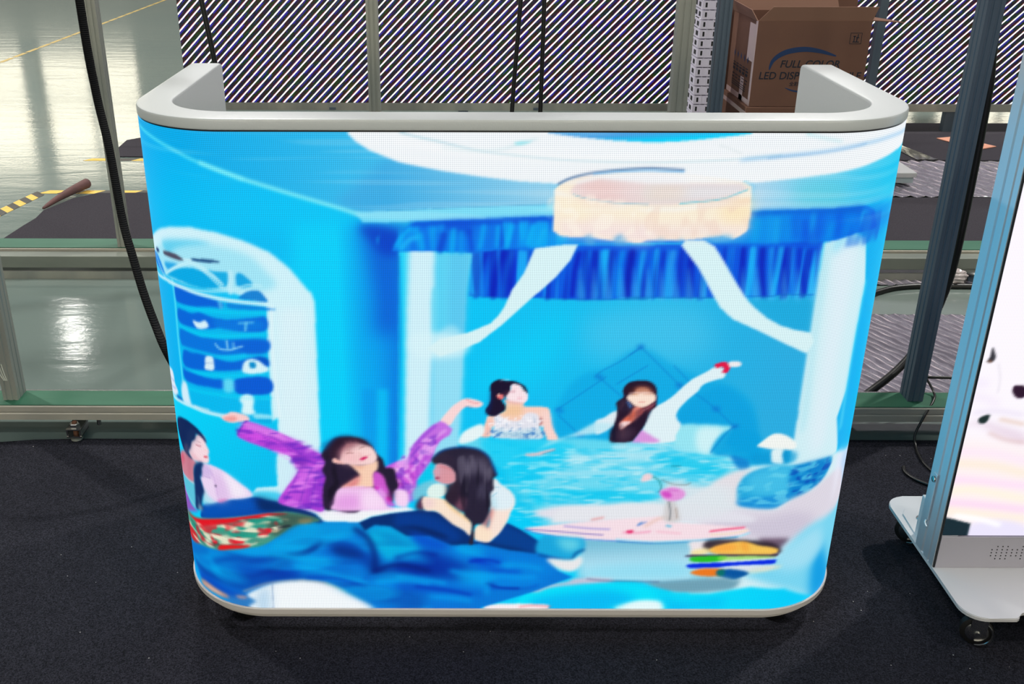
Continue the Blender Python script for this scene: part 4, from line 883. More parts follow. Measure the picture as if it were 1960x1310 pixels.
S 236,180,190 1.2 0.5 0.8 3,486,2,480
S 200,225,245 1.2 0.8 1.6 -33,510,-27,513,-18,511
P 240,240,240 2.1 1 1 -88,402,-80,405,-70,408,-66,404,-69,395,-80,390,-87,387
P 230,244,246 2.3 1 1 -109,388,-97,407,-67,421,-63,401,-83,385,-105,379
P 214,196,204 1.7 1 1 14,357,20,359,33,360,46,364,66,369,70,366,53,360,40,354,20,353
S 60,70,110 1.2 0.6 1.0 46,357,57,361,70,366
P 222,236,244 2.0 1 1 142,427,157,435,171,446,180,449,186,439,178,422,161,407,144,401
P 190,232,244 3.1 0.9 0 178,422,161,407,144,401,91,393,44,370,29,361,58,382,105,402,142,426
P 222,240,246 1.6 1 1 243,451,251,459,268,470,284,485,297,500,310,513,324,522,337,530,348,538,360,539,369,529,368,517,354,513,332,503,324,490,311,477,295,457,289,442,292,431,299,419,292,399,287,384,228,383,231,416
P 226,20,70 1.3 1 1 348,542,354,546,364,549,373,546,377,537,372,527,363,529,367,535,360,539,354,536
P 240,236,238 1.5 1 1 373,548,384,550,393,549,396,545,394,540,380,539,375,540
P 216,150,222 2.3 1 1 214,388,226,409,235,405,250,395,262,384,213,383
P 36,18,42 1.4 1 1 188,488,190,498,198,507,213,511,230,511,242,505,249,493,251,472,251,459,243,451,238,439,234,422,226,407,218,394,208,384,174,384,171,397,175,415,180,439,180,455,178,465,185,472,190,478
P 40,30,56 2.0 0.6 1 178,462,182,472,189,475,195,472,205,459,205,452,200,449,185,449
P 70,130,200 1.6 0.7 1 196,469,201,468,207,459,204,454,199,462
P 0,10,40 3.1 0.8 1 170,405,177,415,180,385,173,385
P 90,70,88 6.2 0.5 1 187,412,205,415,214,405,201,385,183,390
P 232,130,110 2.2 1 1 187,424,198,436,206,446,211,455,222,459,229,451,221,439,210,427,197,417,190,410
P 214,80,50 3.1 0.6 1 193,431,206,442,211,450,217,446,209,432,198,422
P 246,214,214 1.6 1 1 187,423,195,427,207,426,197,417,190,411
P 150,50,60 3.0 0.7 1 222,457,242,465,248,467,243,452,229,449,218,436
P 250,224,208 1.3 1 1 196,478,200,485,207,487,215,495,231,495,240,487,247,482,249,472,242,465,234,459,225,456,214,458,204,467,198,472
P 170,96,70 3.0 0.8 1 201,487,211,498,225,500,238,495,245,483,232,487,209,486
P 50,20,30 3.0 0.8 1 197,491,206,500,209,487,197,482
S 250,210,210 1.0 0.7 1.2 200,486,220,487,243,486
S 190,110,60 1.0 0.8 1.4 207,483,216,482
S 210,140,110 1.0 0.6 1.1 226,483,238,483
S 210,100,100 1.1 0.8 1.4 219,467,224,468,229,467
P 220,130,120 2.5 0.6 1 211,459,222,456,217,449,210,449
S 220,170,190 1.0 0.8 1.2 227,450,236,455,243,460,248,465
N 80,50,66 2.1 0.4 3 10 172,405,189,472,205,449,243,459,231,416,210,385,174,385
N 255,244,230 2.7 0.5 6 5 51,857,193,838,211,778,107,782,50,794
N 235,205,190 2.7 0.35 6 8 207,836,361,857,380,825,377,795,211,778
N 255,255,255 5.3 0.12 60 3 -728,943,713,951,723,802,382,833,51,814,-266,808,-437,867
"""
ART2 = """
P 250,236,236 14 0.9 0 -11,232,126,216,183,174,234,-46,-9,-47
P 226,206,222 7 0.8 1 -2,257,30,257,79,233,126,216,120,241,73,257,28,269
S 214,178,176 4 0.7 6 52,241,87,226,125,220
S 216,176,150 4 0.7 6 67,272,115,261
S 224,214,236 5 0.7 8 14,286,56,290,107,282
S 248,232,208 7 0.8 16 -22,174,75,166,141,149
S 250,214,244 7 0.8 16 -10,135,46,131,148,119
S 252,240,214 7 0.8 16 -12,105,50,110,155,88
S 246,206,240 7 0.8 16 -7,79,57,75,161,62
S 250,236,212 7 0.8 16 -3,61,62,53,166,40
S 250,226,244 7 0.8 16 -5,199,69,195,134,178
S 240,230,246 7 0.8 16 -16,326,25,318,52,306
S 238,228,248 7 0.8 16 -7,353,22,349
P 226,222,250 6 0.8 1 56,26,109,39,169,26,176,-5,61,-6
S 254,254,255 4 0.9 10 25,48,76,39,116,26
S 210,205,214 2 0.8 2 37,392,47,361,49,330
P 52,52,60 1.6 1 1 19,425,25,417,29,406,27,398,21,395,15,397,18,408
P 120,80,60 1.5 0.8 1 15,397,20,400,24,396,20,394
P 44,20,44 1.6 1 1 75,338,79,345,87,347,99,344,109,338,104,322,92,318,82,324
P 36,36,46 1.4 1 1 -6,318,-2,317,2,310,0,302,-4,298
P 26,44,44 1.6 1 1 24,273,33,280,44,282,44,273,38,263,29,262,25,266
P 120,80,80 1.6 0.8 1 0,390,3,388,2,369,0,353,-3,347,-3,365
P 16,40,50 1.5 1 0 -4,46,27,38,59,29,59,-5,-17,-5
"""
# ------------------------------------------------------------------ materials
def led_mat(name, strength, amp):
    m = bpy.data.materials.new(name); m.use_nodes = True; nt = m.node_tree; N, L = nt.nodes, nt.links
    b = N['Principled BSDF']; b.inputs['Base Color'].default_value = (.003, .003, .004, 1); b.inputs['Roughness'].default_value = .5; b.inputs['Specular IOR Level'].default_value = .15
    at = N.new('ShaderNodeAttribute'); at.attribute_name = 'picture'
    uv = N.new('ShaderNodeUVMap'); sp = N.new('ShaderNodeSeparateXYZ'); L.new(uv.outputs[0], sp.inputs[0])
    cs = []
    for k in (0, 1):
        a = N.new('ShaderNodeMath'); a.operation = 'MULTIPLY'; a.inputs[1].default_value = 2 * math.pi; L.new(sp.outputs[k], a.inputs[0])
        s = N.new('ShaderNodeMath'); s.operation = 'COSINE'; L.new(a.outputs[0], s.inputs[0]); cs.append(s)
    sm = N.new('ShaderNodeMath'); sm.operation = 'ADD'; L.new(cs[0].outputs[0], sm.inputs[0]); L.new(cs[1].outputs[0], sm.inputs[1])
    f = N.new('ShaderNodeMath'); f.operation = 'MULTIPLY_ADD'; f.inputs[1].default_value = amp; f.inputs[2].default_value = strength; L.new(sm.outputs[0], f.inputs[0])
    L.new(at.outputs['Color'], b.inputs['Emission Color']); L.new(f.outputs[0], b.inputs['Emission Strength'])
    return m
M = {}
M['led'] = led_mat('lit_led_face', 1.0, .13)
M['led2'] = led_mat('lit_led_poster_face', 1.06, .05)
M['shell'] = mat('satin_white_powder_coat', (.74, .76, .77), .3, bump=(420, .12, .002), coat=.25)
M['plinth'] = mat('warm_grey_plinth_paint', (.78, .76, .75), .38)
M['black'] = mat('black_rubber', (.03, .03, .035), .5)
M['hose'] = mat('black_corrugated_plastic', (.035, .035, .045), .45)
M['cable'] = mat('black_cable', (.03, .032, .04), .4)
M['chrome'] = mat('bright_metal', (.72, .72, .72), .25, 1)
M['rust'] = mat('rusty_bolt', (.4, .25, .17), .7, .3)
M['zinc'] = mat('galvanised_steel', (.52, .54, .53), .5, .55, var=(9, .25, (.66, .66, .62), (1, 1, .25)), bump=(60, .15, .002))
M['zinc_dark'] = mat('dull_galvanised_steel', (.29, .35, .41), .5, .5, var=(12, .25, (.37, .42, .47), (1, 1, .2)))
M['rail'] = mat('aluminium_rail', (.6, .59, .56), .5, .25, var=(14, .3, (.72, .69, .63), (.3, 1, 1)))
M['rail2'] = mat('dull_aluminium_rail', (.42, .45, .43), .5, .25, var=(14, .3, (.52, .54, .5), (.3, 1, 1)))
M['green'] = mat('worn_green_paint', (.12, .32, .24), .6, spec=.3, var=(7, .3, (.2, .4, .31), (.4, 2, 1)))
M['green2'] = mat('grey_green_rail_paint', (.2, .37, .3), .6, spec=.3, var=(7, .3, (.26, .42, .35), (.4, 2, 1)))
M['carton'] = mat('brown_cardboard', (.42, .31, .27), .8, spec=.2, var=(5, .3, (.47, .345, .29)))
M['carton_in'] = mat('inside_cardboard', (.5, .37, .31), .8)
M['tape'] = mat('clear_packing_tape', (.78, .68, .68), .2, coat=.4)
M['ink'] = mat('navy_ink', (.06, .1, .17), .7); M['ink2'] = mat('blue_ink', (.07, .2, .38), .7)
M['tray'] = mat('white_plastic_tray', (.85, .83, .9), .4); M['slot'] = mat('dark_slot', (.05, .05, .07), .6)
M['alu'] = mat('anodised_aluminium', (.8, .83, .86), .38, .6)
M['plate'] = mat('light_grey_steel_plate', (.78, .78, .79), .4, .15)
M['panel'] = mat('lilac_grey_steel_panel', (.66, .65, .69), .42, .2)
M['yellow'] = mat('yellow_tape', (.82, .66, .22), .5, var=(30, .2, (.88, .74, .35))); M['tape_black'] = mat('black_tape', (.2, .19, .17), .5)
M['line'] = mat('faded_yellow_line', (.72, .62, .36), .5)
M['card_scrap'] = mat('pale_cardboard', (.78, .55, .46), .7)
M['white_plastic'] = mat('off_white_plastic', (.72, .73, .74), .5)
M['bag'] = mat('crumpled_clear_bag', (.72, .68, .68), .18, spec=.8, coat=.5)

def carpet_fn(nt, N, L, b, tc):
    n = N.new('ShaderNodeTexNoise'); n.inputs['Scale'].default_value = 380; n.inputs['Detail'].default_value = 3
    n2 = N.new('ShaderNodeTexNoise'); n2.inputs['Scale'].default_value = 3.2; n2.inputs['Detail'].default_value = 3
    L.new(tc.outputs['Object'], n.inputs['Vector']); L.new(tc.outputs['Object'], n2.inputs['Vector'])
    r = N.new('ShaderNodeValToRGB'); e = r.color_ramp.elements
    e[0].position = .36; e[0].color = lin((.04, .045, .07)); e[1].position = .74; e[1].color = lin((.21, .21, .25))
    L.new(n.outputs['Fac'], r.inputs[0])
    mx = N.new('ShaderNodeMixRGB'); mx.blend_type = 'MULTIPLY'; mx.inputs[0].default_value = .6
    r2 = N.new('ShaderNodeValToRGB'); r2.color_ramp.elements[0].position = .3; r2.color_ramp.elements[0].color = (.6, .6, .64, 1); r2.color_ramp.elements[1].position = .7; r2.color_ramp.elements[1].color = (1, 1, 1, 1)
    L.new(n2.outputs['Fac'], r2.inputs[0]); L.new(r.outputs[0], mx.inputs[1]); L.new(r2.outputs[0], mx.inputs[2])
    v = N.new('ShaderNodeTexVoronoi'); v.inputs['Scale'].default_value = 24; L.new(tc.outputs['Object'], v.inputs['Vector'])
    lt = N.new('ShaderNodeMath'); lt.operation = 'LESS_THAN'; lt.inputs[1].default_value = .03; L.new(v.outputs['Distance'], lt.inputs[0])
    mx2 = N.new('ShaderNodeMixRGB'); mx2.inputs[2].default_value = (.35, .34, .33, 1); L.new(lt.outputs[0], mx2.inputs[0]); L.new(mx.outputs[0], mx2.inputs[1])
    L.new(mx2.outputs[0], b.inputs['Base Color'])
    k = N.new('ShaderNodeBump'); k.inputs['Strength'].default_value = .5; k.inputs['Distance'].default_value = .003
    L.new(n.outputs['Fac'], k.inputs['Height']); L.new(k.outputs[0], b.inputs['Normal'])
M['carpet'] = mat('charcoal_needle_carpet', (.14, .14, .17), .95, spec=.15, fn=carpet_fn)
def carpet2_fn(nt, N, L, b, tc):
    carpet_fn(nt, N, L, b, tc)
M['carpet2'] = mat('dark_grey_mat', (.15, .14, .165), .95, spec=.15, var=(300, .22, (.25, .24, .265)))
def epoxy_fn(nt, N, L, b, tc):
    n = N.new('ShaderNodeTexNoise'); n.inputs['Scale'].default_value = .35; n.inputs['Detail'].default_value = 6
    mp = N.new('ShaderNodeMapping'); mp.inputs['Scale'].default_value = (.5, 1.6, 1); L.new(tc.outputs['Object'], mp.inputs[0]); L.new(mp.outputs[0], n.inputs['Vector'])
    r = N.new('ShaderNodeValToRGB'); e = r.color_ramp.elements; e[0].position = .3; e[0].color = lin((.37, .43, .42)); e[1].position = .7; e[1].color = lin((.45, .49, .465))
    L.new(n.outputs['Fac'], r.inputs[0]); L.new(r.outputs[0], b.inputs['Base Color'])
    n3 = N.new('ShaderNodeTexNoise'); n3.inputs['Scale'].default_value = 4.5; n3.inputs['Detail'].default_value = 5; n3.inputs['Distortion'].default_value = 1.2
    mp3 = N.new('ShaderNodeMapping'); mp3.inputs['Scale'].default_value = (.35, 1.5, 1); L.new(tc.outputs['Object'], mp3.inputs[0]); L.new(mp3.outputs[0], n3.inputs['Vector'])
    k = N.new('ShaderNodeBump'); k.inputs['Strength'].default_value = .16; k.inputs['Distance'].default_value = .008
    L.new(n3.outputs['Fac'], k.inputs['Height'])
    n4 = N.new('ShaderNodeTexNoise'); n4.inputs['Scale'].default_value = 45; L.new(tc.outputs['Object'], n4.inputs['Vector'])
    k2 = N.new('ShaderNodeBump'); k2.inputs['Strength'].default_value = .15; k2.inputs['Distance'].default_value = .0015
    L.new(n4.outputs['Fac'], k2.inputs['Height']); L.new(k.outputs[0], k2.inputs['Normal']); L.new(k2.outputs[0], b.inputs['Normal'])
M['epoxy'] = mat('grey_green_epoxy_floor', (.5, .56, .54), .11, spec=.75, fn=epoxy_fn)
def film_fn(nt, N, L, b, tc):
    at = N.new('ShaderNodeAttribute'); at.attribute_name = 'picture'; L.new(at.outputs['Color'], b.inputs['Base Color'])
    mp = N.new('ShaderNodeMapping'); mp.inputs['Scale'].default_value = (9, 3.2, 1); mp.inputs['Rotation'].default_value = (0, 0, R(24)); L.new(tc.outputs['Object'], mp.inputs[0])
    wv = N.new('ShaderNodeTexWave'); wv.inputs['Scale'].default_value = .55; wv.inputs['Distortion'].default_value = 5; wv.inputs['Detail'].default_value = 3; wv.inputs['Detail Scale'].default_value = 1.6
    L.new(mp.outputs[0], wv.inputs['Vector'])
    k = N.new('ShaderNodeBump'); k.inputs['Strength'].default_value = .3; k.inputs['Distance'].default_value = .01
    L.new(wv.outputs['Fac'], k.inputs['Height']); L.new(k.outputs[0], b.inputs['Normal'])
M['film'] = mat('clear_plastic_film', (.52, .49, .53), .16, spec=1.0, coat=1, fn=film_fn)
def stripes_fn(nt, N, L, b, tc):
    sp = N.new('ShaderNodeSeparateXYZ'); L.new(tc.outputs['Object'], sp.inputs[0])
    def mth(op, a, c=None, d=None):
        n = N.new('ShaderNodeMath'); n.operation = op
        for i, v in enumerate((a, c, d)):
            if v is None: continue
            if isinstance(v, (int, float)): n.inputs[i].default_value = v
            else: L.new(v, n.inputs[i])
        return n.outputs[0]
    # test pattern of the wall: a white diagonal every SP metres, coloured noise drawn out along the diagonals
    SPX, SLOPE = .0478, 1.02
    d = mth('SUBTRACT', sp.outputs[0], mth('DIVIDE', sp.outputs[2], SLOPE))
    ph = mth('DIVIDE', d, SPX); fr = mth('FRACT', ph)
    jag = mth('SNAP', sp.outputs[2], .012)
    white = mth('LESS_THAN', fr, .235)
    cmb = N.new('ShaderNodeCombineXYZ'); L.new(mth('MULTIPLY', d, 60), cmb.inputs[0]); L.new(mth('MULTIPLY', mth('ADD', sp.outputs[0], sp.outputs[2]), 9), cmb.inputs[1])
    nz = N.new('ShaderNodeTexNoise'); nz.inputs['Scale'].default_value = 1; nz.inputs['Detail'].default_value = 2; L.new(cmb.outputs[0], nz.inputs['Vector'])
    hs = N.new('ShaderNodeHueSaturation'); hs.inputs['Saturation'].default_value = 6; hs.inputs['Value'].default_value = .42; L.new(nz.outputs['Color'], hs.inputs['Color'])
    gm = N.new('ShaderNodeGamma'); gm.inputs[1].default_value = 2.4; L.new(hs.outputs[0], gm.inputs[0])
    cmb2 = N.new('ShaderNodeCombineXYZ'); L.new(mth('SNAP', sp.outputs[0], .008), cmb2.inputs[0]); L.new(mth('SNAP', sp.outputs[2], .008), cmb2.inputs[1])
    wn = N.new('ShaderNodeTexWhiteNoise'); wn.noise_dimensions = '2D'; L.new(cmb2.outputs[0], wn.inputs[0])
    mulc = N.new('ShaderNodeMixRGB'); mulc.blend_type = 'MULTIPLY'; mulc.inputs[0].default_value = .8; L.new(gm.outputs[0], mulc.inputs[1]); L.new(wn.outputs['Color'], mulc.inputs[2])
    blue = mth('MULTIPLY', mth('GREATER_THAN', fr, .27), mth('LESS_THAN', fr, .52))
    nb = N.new('ShaderNodeTexNoise'); nb.inputs['Scale'].default_value = 1.1; L.new(cmb.outputs[0], nb.inputs['Vector'])
    bl = mth('MULTIPLY', blue, mth('MULTIPLY', mth('GREATER_THAN', nb.outputs['Fac'], .53), .8))
    mb = N.new('ShaderNodeMixRGB'); mb.inputs[2].default_value = (.02, .01, .42, 1); L.new(bl, mb.inputs[0]); L.new(mulc.outputs[0], mb.inputs[1])
    red = mth('MULTIPLY', mth('GREATER_THAN', fr, .9), mth('GREATER_THAN', nb.outputs['Fac'], .5))
    mr = N.new('ShaderNodeMixRGB'); mr.inputs[2].default_value = (.5, .03, .08, 1); L.new(mth('MULTIPLY', red, .7), mr.inputs[0]); L.new(mb.outputs[0], mr.inputs[1])
    mx = N.new('ShaderNodeMixRGB'); mx.inputs[2].default_value = (1.25, 1.25, 1.25, 1); L.new(white, mx.inputs[0]); L.new(mr.outputs[0], mx.inputs[1])
    L.new(mx.outputs[0], b.inputs['Emission Color']); b.inputs['Emission Strength'].default_value = 1
M['stripes'] = mat('led_wall_test_pattern', (.02, .02, .02), .5, fn=stripes_fn)
M['wallpaint'] = mat('pale_hall_wall', (.6, .62, .6), .8); M['ceil'] = mat('grey_ceiling_sheet', (.5, .52, .52), .8)
M['frame_dark'] = mat('grey_window_bar', (.35, .37, .36), .6)
M['lampface'] = mat('glowing_lamp_face', (1, 1, 1), .5); _b = M['lampface'].node_tree.nodes['Principled BSDF']
_b.inputs['Emission Color'].default_value = (1, .97, .9, 1); _b.inputs['Emission Strength'].default_value = 30
M['lampbody'] = mat('grey_lamp_housing', (.4, .4, .4), .5, .5)

# ------------------------------------------------------------------ the hall
def struct(name, bm, m): return tag(link(name, bm, m), None, None, kind='structure')
FX0, FX1, FY0, FY1, CH = -15, 15, -9, 22, 8.0
struct('floor', B(FX0, FX1, FY0, FY1, -.2, 0), M['epoxy'])
struct('ceiling', B(FX0, FX1, FY0, FY1, CH, CH + .2), M['ceil'])
struct('wall_left', B(FX0 - .2, FX0, FY0, FY1, -.2, CH + .2), M['wallpaint'])
struct('wall_right', B(FX1, FX1 + .2, FY0, FY1, -.2, CH + .2), M['wallpaint'])
bm = bmesh.new(); box(bm, FX0 - .2, FX1 + .2, FY0 - .2, FY0, -.2, 1.6); box(bm, FX0 - .2, FX1 + .2, FY0 - .2, FY0, 4.6, CH + .2)  # openings in this unseen wall are added to let in front fill light
for a, b_ in ((FX0 - .2, -8), (-.2, .2), (8, FX1 + .2)): box(bm, a, b_, FY0 - .2, FY0, 1.6, 4.6)
struct('wall_front', bm, M['wallpaint'])
for i, (a, b_) in enumerate(((-8, -.2), (.2, 8))):  # bars of the two added fill openings behind the camera
    bm = bmesh.new()
    for z in (1.6, 3.0, 4.54): box(bm, a, b_, FY0 - .14, FY0 - .08, z, z + .06)
    for k in range(6): x = a + (b_ - a - .06) * k / 5; box(bm, x, x + .06, FY0 - .15, FY0 - .07, 1.6, 4.6)
    struct('window_and_fill_opening_%d' % (i + 5), bm, M['frame_dark'])
# far wall with a long band of windows: openings between bm pieces
WX = [(-14.0, -10.12), (-9.88, -7.5), (7.4, 10.5), (10.9, 14.0)]
WZ0, WZ1 = 2.3, 4.95
bm = bmesh.new(); xs = [FX0 - .2] + [v for a in WX for v in a] + [FX1 + .2]
box(bm, FX0 - .2, FX1 + .2, FY1, FY1 + .25, -.2, WZ0); box(bm, FX0 - .2, FX1 + .2, FY1, FY1 + .25, WZ1, CH + .2)
for a, b_ in zip(xs[::2], xs[1::2]): box(bm, a, b_, FY1, FY1 + .25, WZ0, WZ1)
struct('wall_back', bm, M['wallpaint'])
for i, (a, b_) in enumerate(WX):
    bm = bmesh.new()
    for z, h in ((WZ0, .06), (2.7, .1), (3.12, .34), (4.2, .05), (WZ1 - .06, .06)): box(bm, a, b_, FY1 + .05, FY1 + .12, z, z + h)
    for x in (a, (a + b_) / 2 - .05, b_ - .1): box(bm, x, x + .1, FY1 + .04, FY1 + .13, WZ0, WZ1)
    struct('window_and_fill_opening_%d' % (i + 1), bm, M['frame_dark'])
lamp0 = None
for i, (x, y, watts) in enumerate(LAMPS):
    if lamp0 is None:
        lamp0 = thing('ceiling_and_fill_lamp', (x, y, 7.0), 'square high bay lamp under the hall ceiling, some copies added for fill', 'lamp', 'high bay lamps of the hall')
        link('housing', B(-.2, .2, -.2, .2, .02, .14, bev=.02), M['lampbody'], lamp0)
        link('diffuser', B(-.17, .17, -.17, .17, 0, .02), M['lampface'], lamp0)
        bm = bmesh.new(); tube(bm, [(0, 0, .14), (0, 0, 1.0)], .012, 6, False); link('hanging_rod', bm, M['lampbody'], lamp0)
    else: dup(lamp0, (x, y, 7.0))  # copies behind the camera and at far left are added fill lamps
    ld = bpy.data.lights.new('high_bay_and_fill_light', 'AREA'); ld.shape = 'SQUARE'; ld.size = .34; ld.energy = watts; ld.color = (1, .97, .92)
    lo = bpy.data.objects.new('high_bay_and_fill_light', ld); lo.location = (x, y, 6.98); col.objects.link(lo)

# ------------------------------------------------------------------ LED counter
W2, RC, D, Z0, Z1, ZT, TH = 0.676, 0.1815, 0.5466, 0.08, 1.04, 1.0618, 0.0617
def plan(n=28, step=.02):
    """outline stations of the counter seen from above: (x, y, nx, ny, s), s = mm along the face from its middle"""
    st = []; flat = W2 - RC; L0 = D - RC
    for k in range(19): y = D - L0 * k / 18; st.append((-W2, y, -1, 0, -(flat + RC * math.pi / 2 + (y - RC))))
    for k in range(1, n): a = math.pi / 2 * (1 - k / n); st.append((-flat - RC * math.sin(a), RC - RC * math.cos(a), -math.sin(a), -math.cos(a), -(flat + RC * a)))
    for k in range(21): x = -flat + 2 * flat * k / 20; st.append((x, 0, 0, -1, x))
    st += [(-x, y, -nx, ny, -s) for x, y, nx, ny, s in st[:18 + n][::-1]]
    return st
counter = thing('led_counter', (0, .27, 0), 'white U-shaped reception counter with a glowing blue LED screen wrapped round its front', 'reception counter')
CO = Vector((0, -.27, 0))
def sweep(name, prof, m, parent, y_end=0, close=True, roundtop=False):
    """prof: [(inward offset, z)] swept along the outline"""
    st = plan(); bm = bmesh.new(); rings = []
    S = [(x, y, nx, ny, 0) for x, y, nx, ny, s in st]
    if roundtop:
        ext = []
        for k in range(6, 0, -1): a = math.pi / 2 * k / 6; ext.append((-W2, D + .014 * math.sin(a), -1, 0, .014 * (1 - math.cos(a))))
        S = ext + S + [(-x, y, -nx, ny, d) for x, y, nx, ny, d in ext[::-1]]
    for x, y, nx, ny, d in S:
        rings.append([bm.verts.new((x - nx * o, y - ny * o - .27, min(z, ZT - d) if d else z)) for o, z in prof])
    k = len(prof)
    for a, b in zip(rings, rings[1:]):
        for i in range(k if close else k - 1): bm.faces.new((a[i], b[i], b[(i + 1) % k], a[(i + 1) % k]))
    bm.faces.new(rings[0]); bm.faces.new(rings[-1][::-1])
    bmesh.ops.recalc_face_normals(bm, faces=bm.faces)
    o = link(name, bm, m, parent, smooth=True); wn = o.modifiers.new('weighted_normal', 'WEIGHTED_NORMAL'); wn.keep_sharp = True; wn.weight = 100; return o
sweep('countertop_shell', [(.007, Z0), (.007, Z1 + .0035), (0, Z1 + .0035), (-.001, Z1 + .006), (-.001, ZT - .004), (.0005, ZT - .001), (.004, ZT), (TH - .005, ZT), (TH - .0015, ZT - .0015), (TH, ZT - .005), (TH, Z0)], M['shell'], counter, roundtop=True)
sweep('black_seam', [(.003, Z1 - .0005), (.003, Z1 + .0034), (.0066, Z1 + .0034), (.0066, Z1 - .0005)], M['black'], counter)
sweep('plinth', [(-.003, Z0 - .0135), (-.0035, Z0 - .002), (-.002, Z0 - .0005), (TH, Z0 - .0005), (TH, Z0 - .0135)], M['plinth'], counter)
sweep('lower_plinth', [(.011, Z0 - .031), (.009, Z0 - .029), (.009, Z0 - .014), (TH - .002, Z0 - .014), (TH - .002, Z0 - .031)], M['plinth'], counter)
pitch = .0032
sl = (W2 - RC) + RC * math.pi / 2 + (D - RC); ns = int(2 * sl / pitch) + 1; nz = 301
sv = np.linspace(-sl, sl, ns); st = np.array(plan()); X = np.interp(sv, st[:, 4], st[:, 0]); Y = np.interp(sv, st[:, 4], st[:, 1])
# exact arc positions
fl = W2 - RC; ar = np.clip((np.abs(sv) - fl) / RC, 0, math.pi / 2); on = (np.abs(sv) > fl) & (np.abs(sv) < fl + RC * math.pi / 2)
X = np.where(on, np.sign(sv) * (fl + RC * np.sin(ar)), X); Y = np.where(on, RC - RC * np.cos(ar), Y)
zv = np.linspace(Z0, Z1, nz)
P = np.zeros((nz, ns, 3)); P[..., 0] = X; P[..., 1] = Y - .27; P[..., 2] = zv[:, None]
cv = Canvas(-1150, 1150, 960, 1.25, (0, .75, .95)); cv.run(ART)
SX, ZZ = np.meshgrid(sv * 1000, (zv - Z0) * 1000)
# thin returns at top and bottom give the modules their thickness
NXv = np.where(on, np.sign(sv) * np.sin(ar), np.where(np.abs(sv) <= fl, 0, np.sign(sv))); NYv = np.where(on, -np.cos(ar), np.where(np.abs(sv) <= fl, -1, 0))
def inner(z):
    Q = np.zeros((1, ns, 3)); Q[0, :, 0] = X - NXv * .006; Q[0, :, 1] = Y - NYv * .006 - .27; Q[0, :, 2] = z; return Q
PC = np.concatenate([inner(Z0), P, inner(Z1)], 0)
CC = cv.sample(SX, ZZ); CC = np.concatenate([CC[:1] * 0, CC, CC[:1] * 0], 0)
UU = np.stack(np.meshgrid(sv / pitch, np.r_[0, (zv - Z0) / pitch, 300]), -1)
grid_mesh('led_screen', PC, M['led'], counter, uv=UU, colr=CC)
for x, y in ((-.55, .08), (.55, .08), (-.62, .45), (.62, .45)):
    bm = bmesh.new(); lathe(bm, [(.022, 0), (.024, .004), (.024, .012), (.01, .014), (.01, .05)], x, y - .27, .004); link('levelling_foot', bm, M['black'], counter, True)

# ------------------------------------------------------------------ carpets, mats, film
def slab(name, pts, z0, z1, m, label, cat, group=None, bev=0):
    cx = sum(p[0] for p in pts) / len(pts); cy = sum(p[1] for p in pts) / len(pts)
    bm = bmesh.new(); prism(bm, [(x - cx, y - cy) for x, y in pts], z0, z1, bev)
    o = link(name, bm, m); o.location = (cx, cy, 0); return tag(o, label, cat, group)
edge = [(3.6, .79), (2.4, .80), (1.1, .806), (.4, .808), (-.3, .806), (-.9, .803), (-1.15, .803), (-1.28, .797), (-1.36, .785), (-1.45, .772), (-2.2, .75), (-3.4, .73)]
slab('carpet', [(-3.4, -3.2), (3.6, -3.2)] + edge, 0.0, .004, M['carpet'], 'large charcoal needle carpet under the LED counter, filling the foreground', 'carpet')
slab('floor_mat', [(-2.085, 2.40), (-2.075, 2.54), (-2.062, 2.70), (-2.05, 2.80), (-2.06, 2.92), (-2.02, 3.03), (-1.99, 3.12), (-1.9, 3.21), (-1.6, 3.22), (-.9, 3.2), (-.9, 2.3)], 0, .006, M['carpet2'],
     'dark grey carpet mat with a rolled up corner, behind the left rear rail', 'floor mat')
bm = bmesh.new(); tube(bm, [(0, 0, .008), (.02, .12, .016), (.05, .23, .024), (.085, .36, .028)], lambda t: .005 + .020 * t ** .7, 14)
tag(link('rolled_carpet_corner', bm, mat('brown_mat_backing', (.3, .22, .22), .8, var=(12, .3, (.42, .28, .27))), smooth='all'), 'brown rolled up corner lying on the dark grey mat', 'carpet roll').location = (-2.065, 2.93, .004)
slab('floor_mat', [(-2.05, 3.94), (-2.09, 4.1), (-2.1, 4.33), (-1.98, 4.45), (-1.95, 4.56), (-.2, 4.5), (-.2, 3.9)], 0, .006, M['carpet2'], 'dark grey mat left behind the counter, nearest the striped LED wall', 'floor mat')
slab('floor_mat', [(1.0, 3.9), (3.7, 3.9), (3.7, 4.85), (1.0, 4.85)], 0, .006, M['carpet2'], 'dark mat at the right with a pinkish cardboard scrap on it', 'floor mat')
slab('floor_mat', [(.6, 2.24), (3.0, 2.24), (3.0, 3.165), (.6, 3.165)], 0, .006, M['carpet2'], 'plain dark mat between the right rear rail and the wrinkled plastic runner', 'floor mat')
